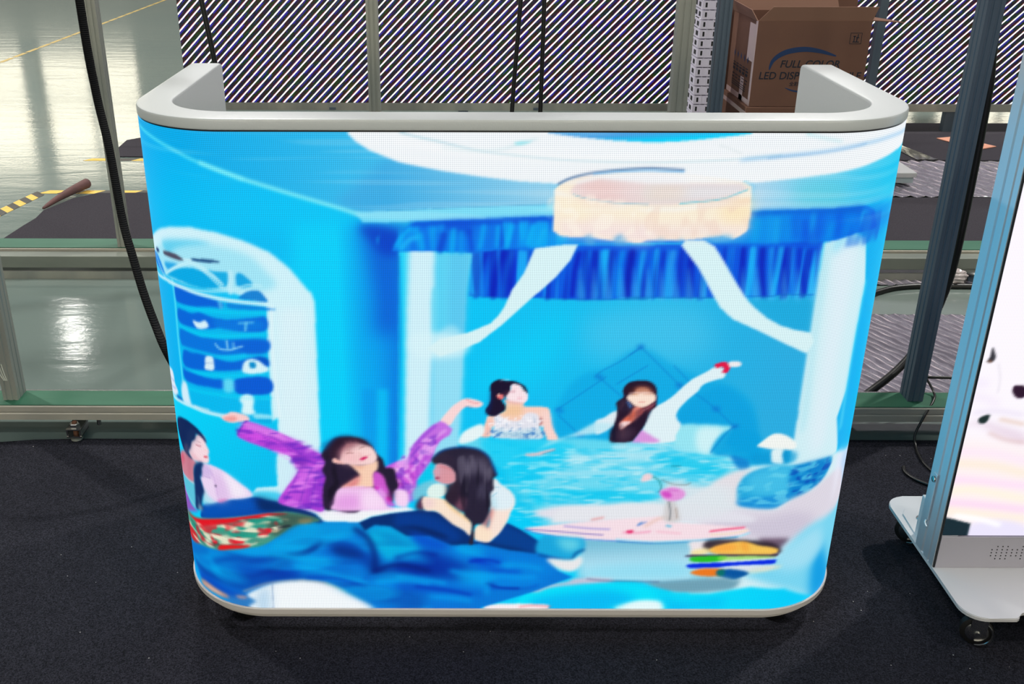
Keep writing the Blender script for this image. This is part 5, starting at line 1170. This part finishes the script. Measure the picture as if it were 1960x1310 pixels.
def film(name, x0, x1, y0, y1, z, label, nx=260, ny=90, amp=.006, f=7.5, tilt=.35):
    gx, gy = np.meshgrid(np.linspace(x0, x1, nx), np.linspace(y0, y1, ny))
    ph = gx * f * 2 * math.pi + gy * f * tilt * 6 + 1.1 * np.sin(gy * 14 + gx * 3) + .6 * np.sin(gy * 31 + 1)
    h = z + amp * (1 - np.abs(np.sin(ph / 2)) ** .7) * 2 * (.7 + .3 * np.sin(gx * 5 + gy * 9)) + .0012 * np.sin(gx * 90 + gy * 50) + .001 * np.sin(gx * 37 - gy * 71)
    P = np.stack([gx - (x0 + x1) / 2, gy - (y0 + y1) / 2, h], -1)
    cr = np.clip((1 - np.abs(np.sin(ph / 2)) * 2.4), 0, 1) * (.55 + .45 * np.sin(gx * 23 + gy * 41) * np.sin(gy * 57 - gx * 19)); cc = np.stack([.40 + .6 * cr, .38 + .55 * cr, .43 + .52 * cr], -1)  # crests lightened in the colour: highlights painted along the creases
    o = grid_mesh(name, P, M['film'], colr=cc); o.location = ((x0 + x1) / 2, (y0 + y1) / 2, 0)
    s = o.modifiers.new('thickness', 'SOLIDIFY'); s.thickness = .0012
    return tag(o, label, 'plastic sheet')
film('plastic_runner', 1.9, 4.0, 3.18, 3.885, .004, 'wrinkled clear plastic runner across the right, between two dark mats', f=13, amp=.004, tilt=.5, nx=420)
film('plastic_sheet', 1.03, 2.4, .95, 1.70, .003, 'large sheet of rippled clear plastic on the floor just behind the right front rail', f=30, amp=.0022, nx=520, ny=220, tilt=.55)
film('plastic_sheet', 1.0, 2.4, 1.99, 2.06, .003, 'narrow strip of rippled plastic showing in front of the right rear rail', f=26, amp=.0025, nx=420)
bm = bmesh.new(); prism(bm, [(2.3, 4.52), (2.42, 4.45), (2.54, 3.9), (2.42, 3.9), (2.40, 4.1)], 0, .003)
tag(link('plastic_strip', bm, M['film']), 'thin slanting clear plastic strip crossing the right mat', 'plastic strip').location = (0, 0, .0065)
slab('cardboard_scrap', [(2.748, 4.409), (2.871, 4.451), (3.007, 4.202), (2.862, 4.125)], .008, .012, M['card_scrap'], 'pinkish cardboard scrap on the dark mat behind the right post', 'cardboard')
o = thing('plastic_box', (2.1, 3.48, .022), 'small off-white plastic box on the wrinkled runner beside the counter', 'box')
link('lid', B(-.12, .09, -.12, .12, .03, .055, bev=.004), M['white_plastic'], o); link('body', B(-.11, .08, -.11, .11, 0, .03), mat('pale_teal_plastic', (.6, .66, .68), .5), o)
# hazard tapes
def two_tone(name, a, b, ma, mb_):
    """joins two bmeshes into one object with two material slots"""
    o = link(name, a, ma); me2 = bpy.data.meshes.new('x'); b.to_mesh(me2); b.free(); k = bmesh.new(); k.from_mesh(o.data); n = len(k.faces); k.from_mesh(me2); k.faces.ensure_lookup_table()
    for f in k.faces[n:]: f.material_index = 1
    k.to_mesh(o.data); k.free(); bpy.data.meshes.remove(me2); o.data.materials.append(mb_); return o
def hazard(name, a, b, wd, n, label):
    a, b = Vector(a), Vector(b); d = (b - a); L_ = d.length; d.normalize(); nn = Vector((-d.y, d.x))
    ys, bs = bmesh.new(), bmesh.new(); k = L_ / n; sk = wd * .7
    for i in range(n):
        q = [d * (i * k) , d * ((i + 1) * k), d * ((i + 1) * k + sk) + nn * wd, d * (i * k + sk) + nn * wd]
        prism(ys if i % 2 == 0 else bs, [(p.x, p.y) for p in q], .0002, .0012)
    o = two_tone(name, ys, bs, M['yellow'], M['tape_black']); o.location = (a.x, a.y, 0); tag(o, label, 'floor tape')
hazard('hazard_tape', (-2.30, 2.50), (-2.16, 3.19), .07, 14, 'yellow and black hazard tape running towards the far end, left of the dark mat')
hazard('hazard_tape', (-2.2, 3.215), (-.9, 3.215), .055, 14, 'yellow and black hazard tape crossing behind the mat with the rolled corner')
hazard('hazard_tape', (-2.2, 3.86), (-.6, 3.86), .05, 12, 'worn hazard tape along the near edge of the far left mat')
bm = bmesh.new()
a, b_ = Vector((-4.06, 5.2)), Vector((-3.97, 14.8)); d = (b_ - a); n_ = 34
for i in range(n_):
    p, q = a + d * (i / n_), a + d * ((i + .86) / n_); s_ = Vector((d.y, -d.x)).normalized() * .02
    prism(bm, [(p.x - s_.x, p.y - s_.y), (p.x + s_.x, p.y + s_.y), (q.x + s_.x, q.y + s_.y), (q.x - s_.x, q.y - s_.y)], .0003, .0012)
tag(link('floor_line', bm, M['line']), 'faded yellow marking line running across the far shiny floor', 'floor marking')

# ------------------------------------------------------------------ steel rails and posts
def rail(name, y0, y1, x0, x1, z0, z1, label, front=True, gm='green'):
    t = thing(name, ((x0 + x1) / 2, y0, 0), label, 'steel rail'); cx, cy = (x0 + x1) / 2, y0
    prof = [(0, z0), (0, z0 + .018), (.002, z0 + .02), (.002, z0 + .023), (0, z0 + .025), (0, z1 - .004), (.004, z1 - .001), (y1 - y0, z1 - .001), (y1 - y0, z0)]
    bm = bmesh.new(); L_ = [bm.verts.new((x0 - cx, a, b)) for a, b in prof]; R_ = [bm.verts.new((x1 - cx, a, b)) for a, b in prof]
    for i in range(len(prof)): j = (i + 1) % len(prof); bm.faces.new((L_[i], R_[i], R_[j], L_[j]))
    bm.faces.new(L_[::-1]); bm.faces.new(R_); bmesh.ops.recalc_face_normals(bm, faces=bm.faces)
    link('beam', bm, M['rail'], t)
    link('green_top', B(x0 - cx, x1 - cx, .003, y1 - y0 - .002, z1 - .0008, z1 + .0012), M[gm], t)
    return t
fr = rail('floor_rail', .815, .905, -3.6, 4.2, .056, .1, 'front floor rail with a green top, just behind the counter')
link('rear_lip', B(-3.9, 3.9, .094, .112, .085, .092), M['chrome'], fr); link('web', B(-3.9, 3.9, .091, .104, .03, .087), M['zinc_dark'], fr)
for x in (-2.6, -.4, 1.9):
    link('support_foot', B(x - .3 - .05, x - .3 + .05, .02, .075, 0, .056), M['zinc_dark'], fr)
rr = rail('floor_rail', 2.118, 2.232, -4.4, 5.2, .05, .1, 'rear floor rail with a grey-green top, behind the open strip of floor', gm='green2')
link('front_channel', B(-4.8, 4.8, -.062, -.004, .04, .088, bev=.003), M['rail2'], rr)
link('lower_channel', B(-4.8, 4.8, -.075, -.066, .0, .03), M['zinc'], rr)
for x in (-3.2, -.6, 2.6): link('support_foot', B(x - .05, x + .05, -.05, .09, 0, .05), M['zinc_dark'], rr)
# levelling bracket
cl = thing('levelling_bracket', (-1.165, .806, .004), 'small chrome levelling bracket with a rusty bolt, clamped under the left of the front rail', 'bracket')
bm = bmesh.new(); box(bm, -.02, .02, -.02, .04, .034, .038); box(bm, -.02, .02, -.02, .04, .012, .016); box(bm, -.02, -.016, -.018, .04, .014, .036); box(bm, .016, .02, -.018, .04, .014, .036)
link('clamp', bm, M['chrome'], cl)
bm = bmesh.new(); lathe(bm, [(.014, .038), (.014, .048), (.011, .05)], 0, -.003, 0, 6); link('nut', bm, M['chrome'], cl)
bm = bmesh.new(); lathe(bm, [(.007, .0), (.007, .052), (.006, .054)], 0, -.003, 0, 14); link('bolt', bm, M['rust'], cl, True)
bm = bmesh.new(); lathe(bm, [(.016, 0), (.016, .006), (.008, .008)], 0, -.003, 0, 18); link('foot_disc', bm, M['zinc'], cl, True)
bm = bmesh.new(); lathe(bm, [(.006, 0), (.006, .018), (.009, .019), (.009, .025)], 0, 0, 0, 10); tag(link('hex_bolt', bm, M['chrome'], smooth=True), 'small hexagonal bolt under the front rail, right of the levelling bracket', 'bolt').location = (-1.11, .835, .031)
# posts
def post(x0, x1, y0, y1, zb, zt, m, label, grooves=True, gw=.004):
    t = thing('steel_post', ((x0 + x1) / 2, (y0 + y1) / 2, zb), label, 'steel post'); wx, wy = (x1 - x0) / 2, (y1 - y0) / 2
    n = 3; out = []
    def side(a, b):  # grooved side from a to b
        a, b = Vector(a), Vector(b); d = b - a; L_ = d.length; d.normalize(); nn = Vector((-d.y, d.x)); r = [a]
        if grooves:
            for k in (.3, .7):
                c = a + d * (L_ * k); r += [c - d * .003, c - d * .0015 + nn * .002, c + d * .0015 + nn * .002, c + d * .003]
        return r
    cs = [(-wx, -wy), (wx, -wy), (wx, wy), (-wx, wy)]
    for i in range(4): out += side(cs[i], cs[(i + 1) % 4])
    bm = bmesh.new(); prism(bm, [(p.x, p.y) for p in out], 0, zt - zb); link('upright', bm, m, t)
    return t
p1 = post(-1.368, -1.327, .845, .9, .1012, 2.9, M['zinc'], 'worn galvanised post rising from the front rail at the left edge')
post(1.128, 1.17, .85, .905, .1012, 2.9, M['zinc_dark'], 'dark galvanised post on the front rail, right of the counter')
post(-1.452, -1.411, 2.125, 2.17, .1012, 2.9, M['zinc'], 'greenish galvanised post on the rear rail, left of the counter beside the black hose')
post(-.45, -.409, 2.125, 2.18, .1012, 2.9, M['zinc'], 'slim grey post before the striped LED wall, behind the counter left of its middle')
post(.665, .725, 2.125, 2.18, .1012, 2.9, M['zinc'], 'wide pale galvanised post in front of the LED wall, left of the white tray stack')
post(.812, .856, 2.125, 2.18, .1012, 2.9, M['zinc_dark'], 'dark blue-grey post right in front of the cardboard cartons')
bm = bmesh.new()
for i in range(3): tube(bm, [(-.008 + i * .006, 0, .0), (-.004 + i * .006, 0, -.03), (.004 + i * .004, 0, -.05)], .0016, 6)
link('paint_marks', bm, mat('white_chalk', (.75, .75, .7), .8), p1).location = (-.012, -.0275, .11)

# ------------------------------------------------------------------ LED wall behind
wy = 4.6
lw = thing('led_video_wall', (1.3, wy, 0), 'large LED wall showing white diagonal stripes over coloured noise, behind everything', 'led wall')
link('screen', B(-3.09, 3.2, 0, .06, .178, 2.6), M['stripes'], lw)
link('bottom_beam', B(-3.07, 3.2, -.005, .07, .13, .176), M['zinc'], lw)
for x in (-3.0, -1.4, .2, 1.6, 3.0): link('leg', B(x - .03, x + .03, .01, .06, 0, .13), M['zinc_dark'], lw)
for x in (-2.2, -.95, .3): link('latch', B(x - .02, x + .02, -.012, -.006, .135, .15), M['zinc_dark'], lw)
post(2.2, 2.245, 4.2, 4.245, .0065, 2.7, M['zinc_dark'], 'thin dark post in front of the LED wall, right of the cardboard cartons', False)

# ------------------------------------------------------------------ hoses and cables
def cable(name, pts, r, m, label, cat='cable', rings=False):
    o0 = Vector(pts[0]); bm = bmesh.new()
    if rings: tube(bm, [Vector(p) - o0 for p in pts], r, 14)
    else: tube(bm, [Vector(p) - o0 for p in pts], r, 10)
    o = link(name, bm, m, smooth='all'); o.location = o0; return tag(o, label, cat)
def hose_fn(nt, N, L, b, tc):
    sp = N.new('ShaderNodeSeparateXYZ'); L.new(tc.outputs['Object'], sp.inputs[0])
    a = N.new('ShaderNodeMath'); a.operation = 'MULTIPLY'; a.inputs[1].default_value = 1300; L.new(sp.outputs[2], a.inputs[0])
    s = N.new('ShaderNodeMath'); s.operation = 'SINE'; L.new(a.outputs[0], s.inputs[0])
    k = N.new('ShaderNodeBump'); k.inputs['Strength'].default_value = .5; k.inputs['Distance'].default_value = .001; L.new(s.outputs[0], k.inputs['Height']); L.new(k.outputs[0], b.inputs['Normal'])
M['hose'] = mat('black_corrugated_plastic', (.02, .02, .028), .7, spec=.2, fn=hose_fn)
cable('corrugated_hose', [(-1.03, .92, 1.9), (-1.02, .9, 1.153), (-1.012, .9, .935), (-.985, .86, .809), (-.955, .8, .637), (-.925, .75, .558), (-.893, .7, .48), (-.857, .65, .412), (-.82, .6, .36), (-.76, .58, .24), (-.7, .62, .1), (-.6, .66, .02)], .0105, M['hose'], 'thick black corrugated hose hanging down left of the counter', 'hose')
cable('power_cable', [(1.195, .96, 2.0), (1.208, .955, 1.153), (1.226, .955, .926), (1.25, .99, .6), (1.262, 1.02, .42), (1.25, 1.03, .303), (1.215, 1.02, .2), (1.15, .99, .13), (1.07, .955, .08), (1.0, .94, .03), (.9, .95, .012)], .0115, M['cable'], 'thick black cable hanging beside the dark post right of the counter')
cable('thin_cable', [(1.19, .935, .17), (1.2, .93, .145), (1.215, .89, .112), (1.2, .85, .107), (1.165, .81, .085), (1.14, .795, .03), (1.135, .77, .008), (1.122, .72, .008), (1.12, .66, .008), (1.14, .6, .008), (1.2, .56, .008), (1.3, .5, .008)], .0034, M['cable'], 'thin black lead draped over the front rail down to the carpet')
cable('thin_cable', [(1.18, .96, .135), (1.22, .97, .118), (1.3, .98, .11), (1.42, .985, .105), (1.7, .99, .1)], .0045, M['cable'], 'thin black lead running right along the back of the front rail')
cable('thin_cable', [(1.058, .66, .008), (1.052, .63, .008), (1.07, .59, .008), (1.12, .55, .008), (1.2, .52, .008)], .0045, M['cable'], 'short black lead on the carpet behind the LED poster')
cable('floor_cable', [(1.2, 1.80, .009), (1.36, 1.84, .009), (1.456, 1.9, .009), (1.54, 1.945, .009), (1.65, 1.965, .009), (1.8, 1.963, .009), (2.3, 1.95, .009)], .011, M['cable'], 'thick black cable lying on the floor in front of the right rear rail')
cable('hanging_cable', [(-1.68, 4.15, 1.9), (-1.6, 4.15, 1.3), (-1.532, 4.15, .822), (-1.491, 4.15, .498), (-1.47, 4.15, .26), (-1.46, 4.15, .1), (-1.45, 4.18, .02)], .015, M['cable'], 'black cable slanting down in front of the left end of the LED wall')
cable('hanging_cable', [(.26, 4.3, 2.2), (.24, 4.3, 1.2), (.215, 4.3, .72), (.19, 4.3, .3), (.18, 4.3, .02)], .013, M['cable'], 'left of two black cables hanging side by side in front of the LED wall middle')
cable('hanging_cable', [(.35, 4.3, 2.2), (.352, 4.3, 1.0), (.352, 4.3, .5), (.35, 4.3, .02)], .013, M['cable'], 'right of two black cables hanging side by side in front of the LED wall middle')
# crumpled bag and caster foot by the rear rail
bm = bmesh.new(); bmesh.ops.create_icosphere(bm, subdivisions=4, radius=1)
for v in bm.verts:
    n = (math.sin(v.co.x * 7 + v.co.z * 5) + math.sin(v.co.y * 9 + v.co.x * 4) + math.sin(v.co.z * 13 + v.co.y * 6)) * .07
    v.co *= 1 + n; v.co = Vector((v.co.x * .045, v.co.y * .035, (v.co.z + 1) * .03))
tag(link('plastic_bag', bm, M['bag'], smooth=False), 'crumpled clear plastic bag lying beside the foot of the right rear rail', 'bag').location = (1.78, 2.0, .004)
ft = thing('adjustable_foot', (1.865, 2.03, 0), 'dark adjustable foot with a shiny rim under the right rear rail', 'foot')
bm = bmesh.new(); lathe(bm, [(.014, 0), (.014, .035)], n=16); link('stem', bm, M['zinc_dark'], ft, True)
bm = bmesh.new(); lathe(bm, [(.012, .034), (.032, .038), (.034, .043), (.03, .046)], n=20); link('rim', bm, M['chrome'], ft, True)

# ------------------------------------------------------------------ cartons and trays
def text_mesh(s, size, m, parent, loc, rot, name='lettering', shear=0, cjk=False):
    cu = bpy.data.curves.new(name, 'FONT'); cu.body = s; cu.size = size; cu.extrude = .0004; cu.shear = shear; cu.align_x = 'CENTER'; cu.offset = size * .012
    o = bpy.data.objects.new(name, cu); col.objects.link(o); dg = bpy.context.evaluated_depsgraph_get()
    me = bpy.data.meshes.new_from_object(o.evaluated_get(dg)); bpy.data.objects.remove(o)
    q = bpy.data.objects.new(name, me); col.objects.link(q); me.materials.clear(); me.materials.append(m); q.parent = parent; q.location = loc; q.rotation_euler = rot
    return q
# big printed carton: front face y=3.2, x 1.25..1.775, z .441...833
cx0, cy0, cz0 = 1.256, 3.2, .441; cw, cd, chh = .525, .45, .392
ct = thing('carton', (cx0, cy0, cz0), 'open brown carton printed with FULL COLOR and a blue arc, on top of another carton', 'cardboard box')
bm = bmesh.new(); t_ = .005
box(bm, 0, cw, 0, t_, 0, chh); box(bm, 0, cw, cd - t_, cd, 0, chh); box(bm, 0, t_, t_, cd - t_, 0, chh); box(bm, cw - t_, cw, t_, cd - t_, 0, chh); box(bm, t_, cw - t_, t_, cd - t_, 0, t_)
link('body', bm, M['carton'], ct)
def flap(pts, th=.004):
    bm = bmesh.new(); vs = [bm.verts.new(p) for p in pts]; f = bm.faces.new(vs); r = bmesh.ops.extrude_face_region(bm, geom=[f]); n = f.normal
    bm.normal_update(); n = f.normal.copy()
    for v in [g for g in r['geom'] if isinstance(g, bmesh.types.BMVert)]: v.co += n * th
    bmesh.ops.recalc_face_normals(bm, faces=bm.faces); return bm
link('flap', flap([(0.003, 0.004, chh), (cw, .004, chh), (cw + .02, -.002, chh + .062), (.062, -.002, chh + .062)]), M['carton_in'], ct)
link('flap', flap([(cw, .004, chh), (cw, cd, chh), (cw + .15, cd - .06, chh - .03), (cw + .17, .06, chh - .015)]), M['carton'], ct)
link('flap', flap([(0.0, .004, chh), (0, cd, chh), (-.03, cd - .03, chh + .06), (-.02, .05, chh + .045)]), M['carton_in'], ct)
link('flap', flap([(0.003, cd, chh), (cw, cd, chh), (cw - .04, cd + .05, chh + .18), (.04, cd + .05, chh + .18)]), M['carton_in'], ct)
# blue arc as a tapered band on the front
def arc_band(pts, wd, name):
    bm = bmesh.new(); P_ = Canvas.smooth(np.array(pts, float), False, 8); n = len(P_); rows = []
    for i in range(n):
        d = P_[min(i + 1, n - 1)] - P_[max(i - 1, 0)]; d /= np.linalg.norm(d) + 1e-9; nn = np.array([-d[1], d[0]]); w_ = wd * math.sin(math.pi * min(1, (i + .3) / n)) ** .6
        rows.append([bm.verts.new((P_[i][0] + nn[0] * w_ * s, -.0008, P_[i][1] + nn[1] * w_ * s)) for s in (-.5, .5)])
    for a, b in zip(rows, rows[1:]): bm.faces.new((a[0], a[1], b[1], b[0]))
    return link(name, bm, M['ink2'], ct)
arc_band([(.075, .17), (.09, .215), (.14, .25), (.22, .265), (.3, .257), (.38, .235)], .024, 'printed_arc')
arc_band([(.16, .088), (.2, .074), (.25, .07), (.32, .076)], .008, 'printed_lower_arc')
FR = (R(90), 0, 0)
text_mesh('FULL COLOR', .0475, M['ink'], ct, (.262, -.0006, .182), FR, 'printed_words', .18)
text_mesh('LED DISPLAY MODULE', .0475, M['ink'], ct, (.268, -.0006, .128), FR, 'printed_words', .12)
text_mesh('\u5168\u5f69LED\u663e\u793a\u6a21\u7ec4', .022, M['ink'], ct, (.262, -.0006, .098), FR, 'printed_words', .1)
bm = bmesh.new()
for a, b_, c, d_ in ((.432, .486, .29, .292), (.432, .486, .338, .34), (.432, .434, .29, .34), (.484, .486, .29, .34), (.445, .475, .297, .301), (.45, .454, .301, .325), (.462, .466, .301, .318), (.446, .458, .322, .326), (.46, .474, .316, .32), (.466, .47, .318, .334)): box(bm, a, b_, -.0010, -.0002, c, d_)
link('printed_symbol', bm, M['ink'], ct)
# side print and tape
bm = bmesh.new(); box(bm, -.001, 0, .02, .13, chh - .19, chh - .02); box(bm, -.0012, 0, .0, .03, .0, chh); box(bm, -.001, 0, .14, .2, 0, .11); box(bm, -.001, 0, 0, cd, 0, .025); link('packing_tape', bm, M['tape'], ct)
bm = bmesh.new()
for i in range(5):
    y = .35 - i * .062; vs = [bm.verts.new((-.0012, y + a, .2 + b)) for a, b in ((0, -.018), (.012, 0), (0, .018), (-.012, 0))]; bm.faces.new(vs)
link('printed_diamonds', bm, M['ink2'], ct)
bm = bmesh.new()
for i in range(5):
    y = .34 - i * .06
    for z, h in ((.155, .004), (.14, .008), (.122, .012), (.1, .004), (.085, .004)): box(bm, -.0013, -.0002, y - .02 + (z * 37 % .01), y + .02, z, z + h)
for z in (.07, .06, .05): box(bm, -.0013, -.0002, .1, .36, z, z + .003)
link('printed_notes', bm, M['ink'], ct)
lc = thing('carton', (cx0 - .015, cy0 - .01, .006), 'closed brown carton underneath the printed one, its top edge just above the counter', 'cardboard box')
link('body', B(0, cw + .03, 0, cd + .02, 0, cz0 - .008, bev=.004), M['carton'], lc); link('packing_tape', B(-.001, .0002, .03, .1, .02, cz0 - .03), M['tape'], lc); link('packing_tape', B(-.0012, 0, .0, cd, cz0 - .05, cz0 - .03), M['tape'], lc)
uc = thing('carton', (1.42, 3.95, 0), 'tall brown carton behind the open one, cut off by the top of the picture', 'cardboard box')
link('body', B(0, .56, 0, .4, 0, 1.35, bev=.004), M['carton'], uc); link('white_edge', B(-.03, -.002, -.003, .1, .8, 1.3), M['tape'], uc)
# pinkish carton stood on end, left of the printed one, with a stack of white trays before it
nc = thing('carton', (1.17, 3.68, 0), 'narrow brown carton stood on end between the white trays and the printed carton', 'cardboard box')
link('body', B(0, .1, 0, .24, 0, .98, bev=.004), M['carton'], nc); link('packing_tape', B(.01, .04, -.001, .0, .6, .9), M['tape'], nc); link('flap', flap([(.1, .0, .98), (.1, .24, .98), (.112, .22, .93), (.11, .02, .93)]), M['carton_in'], nc)
stool = thing('plastic_crate', (.99, 3.24, 0), 'low pale crate carrying the stack of white trays', 'crate')
link('body', B(0, .1, 0, .35, 0, .353, bev=.003), M['white_plastic'], stool)
bm = bmesh.new(); box(bm, 0, .085, 0, .33, 0, .006, bev=.001); box(bm, 0, .085, 0, .006, .006, .039)
for a in (0, .03, .056, .079): box(bm, a, a + .006, -.003, .0, .0, .041)
box(bm, 0, .006, .006, .33, .006, .039); box(bm, .079, .085, .006, .33, .006, .039)
b2 = bmesh.new()
for a in (.014, .062): box(b2, a, a + .009, -.0012, .0002, .010, .031)
for k in range(4): box(b2, -.0012, .0002, .03 + k * .08, .07 + k * .08, .01, .03)
tray = two_tone('module_tray', bm, b2, M['tray'], M['slot']); tray.location = (1.0, 3.25, .355)
TL = 'white slotted plastic tray in the stack left of the cartons'
tag(tray, TL, 'plastic tray', 'white slotted trays stacked left of the cartons')
for i in range(1, 16):
    c = tray.copy(); col.objects.link(c); c.location = (1.0 + random.uniform(-.004, .004), 3.25, .355 + i * .0435); c.rotation_euler.z = R(random.uniform(-1.5, 1.5))
    if i == 15: c['label'] = 'topmost white slotted plastic tray of the stack left of the cartons'

# ------------------------------------------------------------------ LED poster at the right
px, py = .88, .107
po = thing('led_poster', (px, py, .0), 'free standing LED poster in an aluminium frame on a wheeled base plate, right edge', 'led display')
def rnd(x0, x1, y0, y1, r, n=8):
    o = []
    for cx, cy, a0 in ((x1 - r, y0 + r, -90), (x1 - r, y1 - r, 0), (x0 + r, y1 - r, 90), (x0 + r, y0 + r, 180)):
        for k in range(n + 1): a = R(a0 + 90 * k / n); o.append((cx + r * math.cos(a), cy + r * math.sin(a)))
    return o
bm = bmesh.new(); c = rnd(0, .64, -.164, .266, .045)
# front notch in the plate
front = [(.098, -.164), (.104, -.16), (.108, -.152), (.114, -.146), (.12, -.144), (.52, -.144), (.526, -.146), (.532, -.152), (.536, -.16), (.542, -.164)]
pts = c[27:] + front + c[:27]
prism(bm, pts, .092, .1, .0015); link('base_plate', bm, M['plate'], po)
def extr(x0, sgn):
    g = [(0, 0), (0, .016), (.0025, .018), (.0025, .021), (0, .023), (0, .044), (.003, .047), (.003, .052), (0, .055), (0, .083), (.04, .083), (.04, 0)]
    bm = bmesh.new(); pp = [(x0 + sgn * a, b) for a, b in g]
    if sgn > 0: pp = pp[::-1]
    prism(bm, pp, .1, 1.92); return bm
link('side_frame', extr(0, 1), M['alu'], po); link('side_frame', extr(.64, -1), M['alu'], po)
link('top_frame', B(.0, .64, 0, .083, 1.92, 1.94, bev=.003), M['alu'], po)
link('edge_trim', B(.0018, .005, -.003, 0, .1, 1.92), M['black'], po)
bm = bmesh.new(); box(bm, .005, .635, -.004, .004, .1, .177, bev=.001); link('lower_panel', bm, M['panel'], po)
bm = bmesh.new(); rows = [(.154, (2, 3, 4, 7, 8)), (.146, (1, 2, 3, 4, 5, 6, 7, 8)), (.1385, (1, 2, 3, 4, 5, 6, 7, 8)), (.131, (1, 2, 3, 4, 5, 6, 7, 8)), (.1235, (2, 3, 4, 7, 8))]
for blk in (0, .5):
    for z, ks in rows:
        for k in ks: lathe(bm, [(.0014, 0), (.0014, .0004)], .104 + blk + k * .0105 - (.3 if blk else 0) * 0, -.0046, z, 8, 'Y')
link('speaker_holes', bm, M['black'], po)
cv2 = Canvas(0, 640, 1720, 2.0, (.97, .95, .98)); cv2.run(ART2)
nx2, nz2 = 211, 560
xv = np.linspace(.006, .634, nx2); zv2 = np.linspace(.18, 1.9, nz2)
P2 = np.zeros((nz2, nx2, 3)); P2[..., 0] = xv; P2[..., 1] = -.002; P2[..., 2] = zv2[:, None]
gx, gz = np.meshgrid(xv * 1000, (zv2 - .18) * 1000)
grid_mesh('led_screen', P2, M['led2'], po, uv=np.stack(np.meshgrid(xv / .003, zv2 / .003), -1), colr=cv2.sample(gx, gz))
link('back_panel', B(.005, .635, .004, .08, .1, 1.92), M['panel'], po)
# latch strip with screw on the side
lt = link('latch_strip', B(-.0025, 0, .052, .066, .18, .29, bev=.001), M['alu'], po)
bm = bmesh.new(); lathe(bm, [(.007, -.004), (.0065, -.006), (.003, -.0065)], 0, .059, .277, 16, 'X'); link('screw', bm, M['chrome'], lt, True)
bm = bmesh.new(); tube(bm, [(-.002, .058, .178), (-.004, .056, .172), (-.002, .05, .166)], .002, 6); link('hook', bm, M['alu'], lt)
bm = bmesh.new(); prism(bm, [(.01, .085), (.075, .085), (.06, .2), (.03, .215), (.015, .19)], .1, .103); link('rear_bracket', bm, M['plate'], po)
link('upright_bracket', B(.012, .05, .083, .12, .1, .2, bev=.003), M['plate'], po)
bm = bmesh.new(); lathe(bm, [(.012, .1), (.013, .104), (.009, .109), (.006, .109), (.006, .105)], .05, .17, 0, 20); link('plate_bolt', bm, M['chrome'], po, True)
def caster(x, y, rz):
    e = bpy.data.objects.new('caster', bpy.data.meshes.new('caster')); col.objects.link(e); e.parent = po; e.location = (x, y, 0); e.rotation_euler.z = rz
    bm = bmesh.new(); box(bm, -.022, .022, -.02, .02, .088, .092); box(bm, -.017, -.013, -.016, .014, .035, .09); box(bm, .013, .017, -.016, .014, .035, .09)
    me = e.data; bm.to_mesh(me); bm.free(); me.materials.append(M['chrome'])
    bm = bmesh.new(); lathe(bm, [(.026, -.010), (.0315, -.008), (.0315, .008), (.026, .010)], 0, 0, .0355, 24, 'X'); link('wheel', bm, M['black'], e, True)
    bm = bmesh.new(); lathe(bm, [(.020, -.012), (.022, -.0105), (.022, .0105), (.020, .012)], 0, 0, .0355, 24, 'X'); link('wheel_rim', bm, M['chrome'], e, True)
    bm = bmesh.new(); lathe(bm, [(.006, -.02), (.006, .02)], 0, 0, .0355, 10, 'X'); link('axle', bm, M['chrome'], e, True)
    bm = bmesh.new(); tube(bm, [(-.0135, .0285 * math.cos(R(q)), .0355 + .0285 * math.sin(R(q))) for q in range(70, 271, 20)], .0022, 6, False); tag(link('wheel_guard', bm, M['chrome'], e, True), 'curved metal guard', None)
for x, y, a in ((.052, -.118, 70), (.056, .225, 60), (.58, -.11, 20), (.58, .22, 20)): caster(x, y, R(a))
po.location = (px, py, .004)
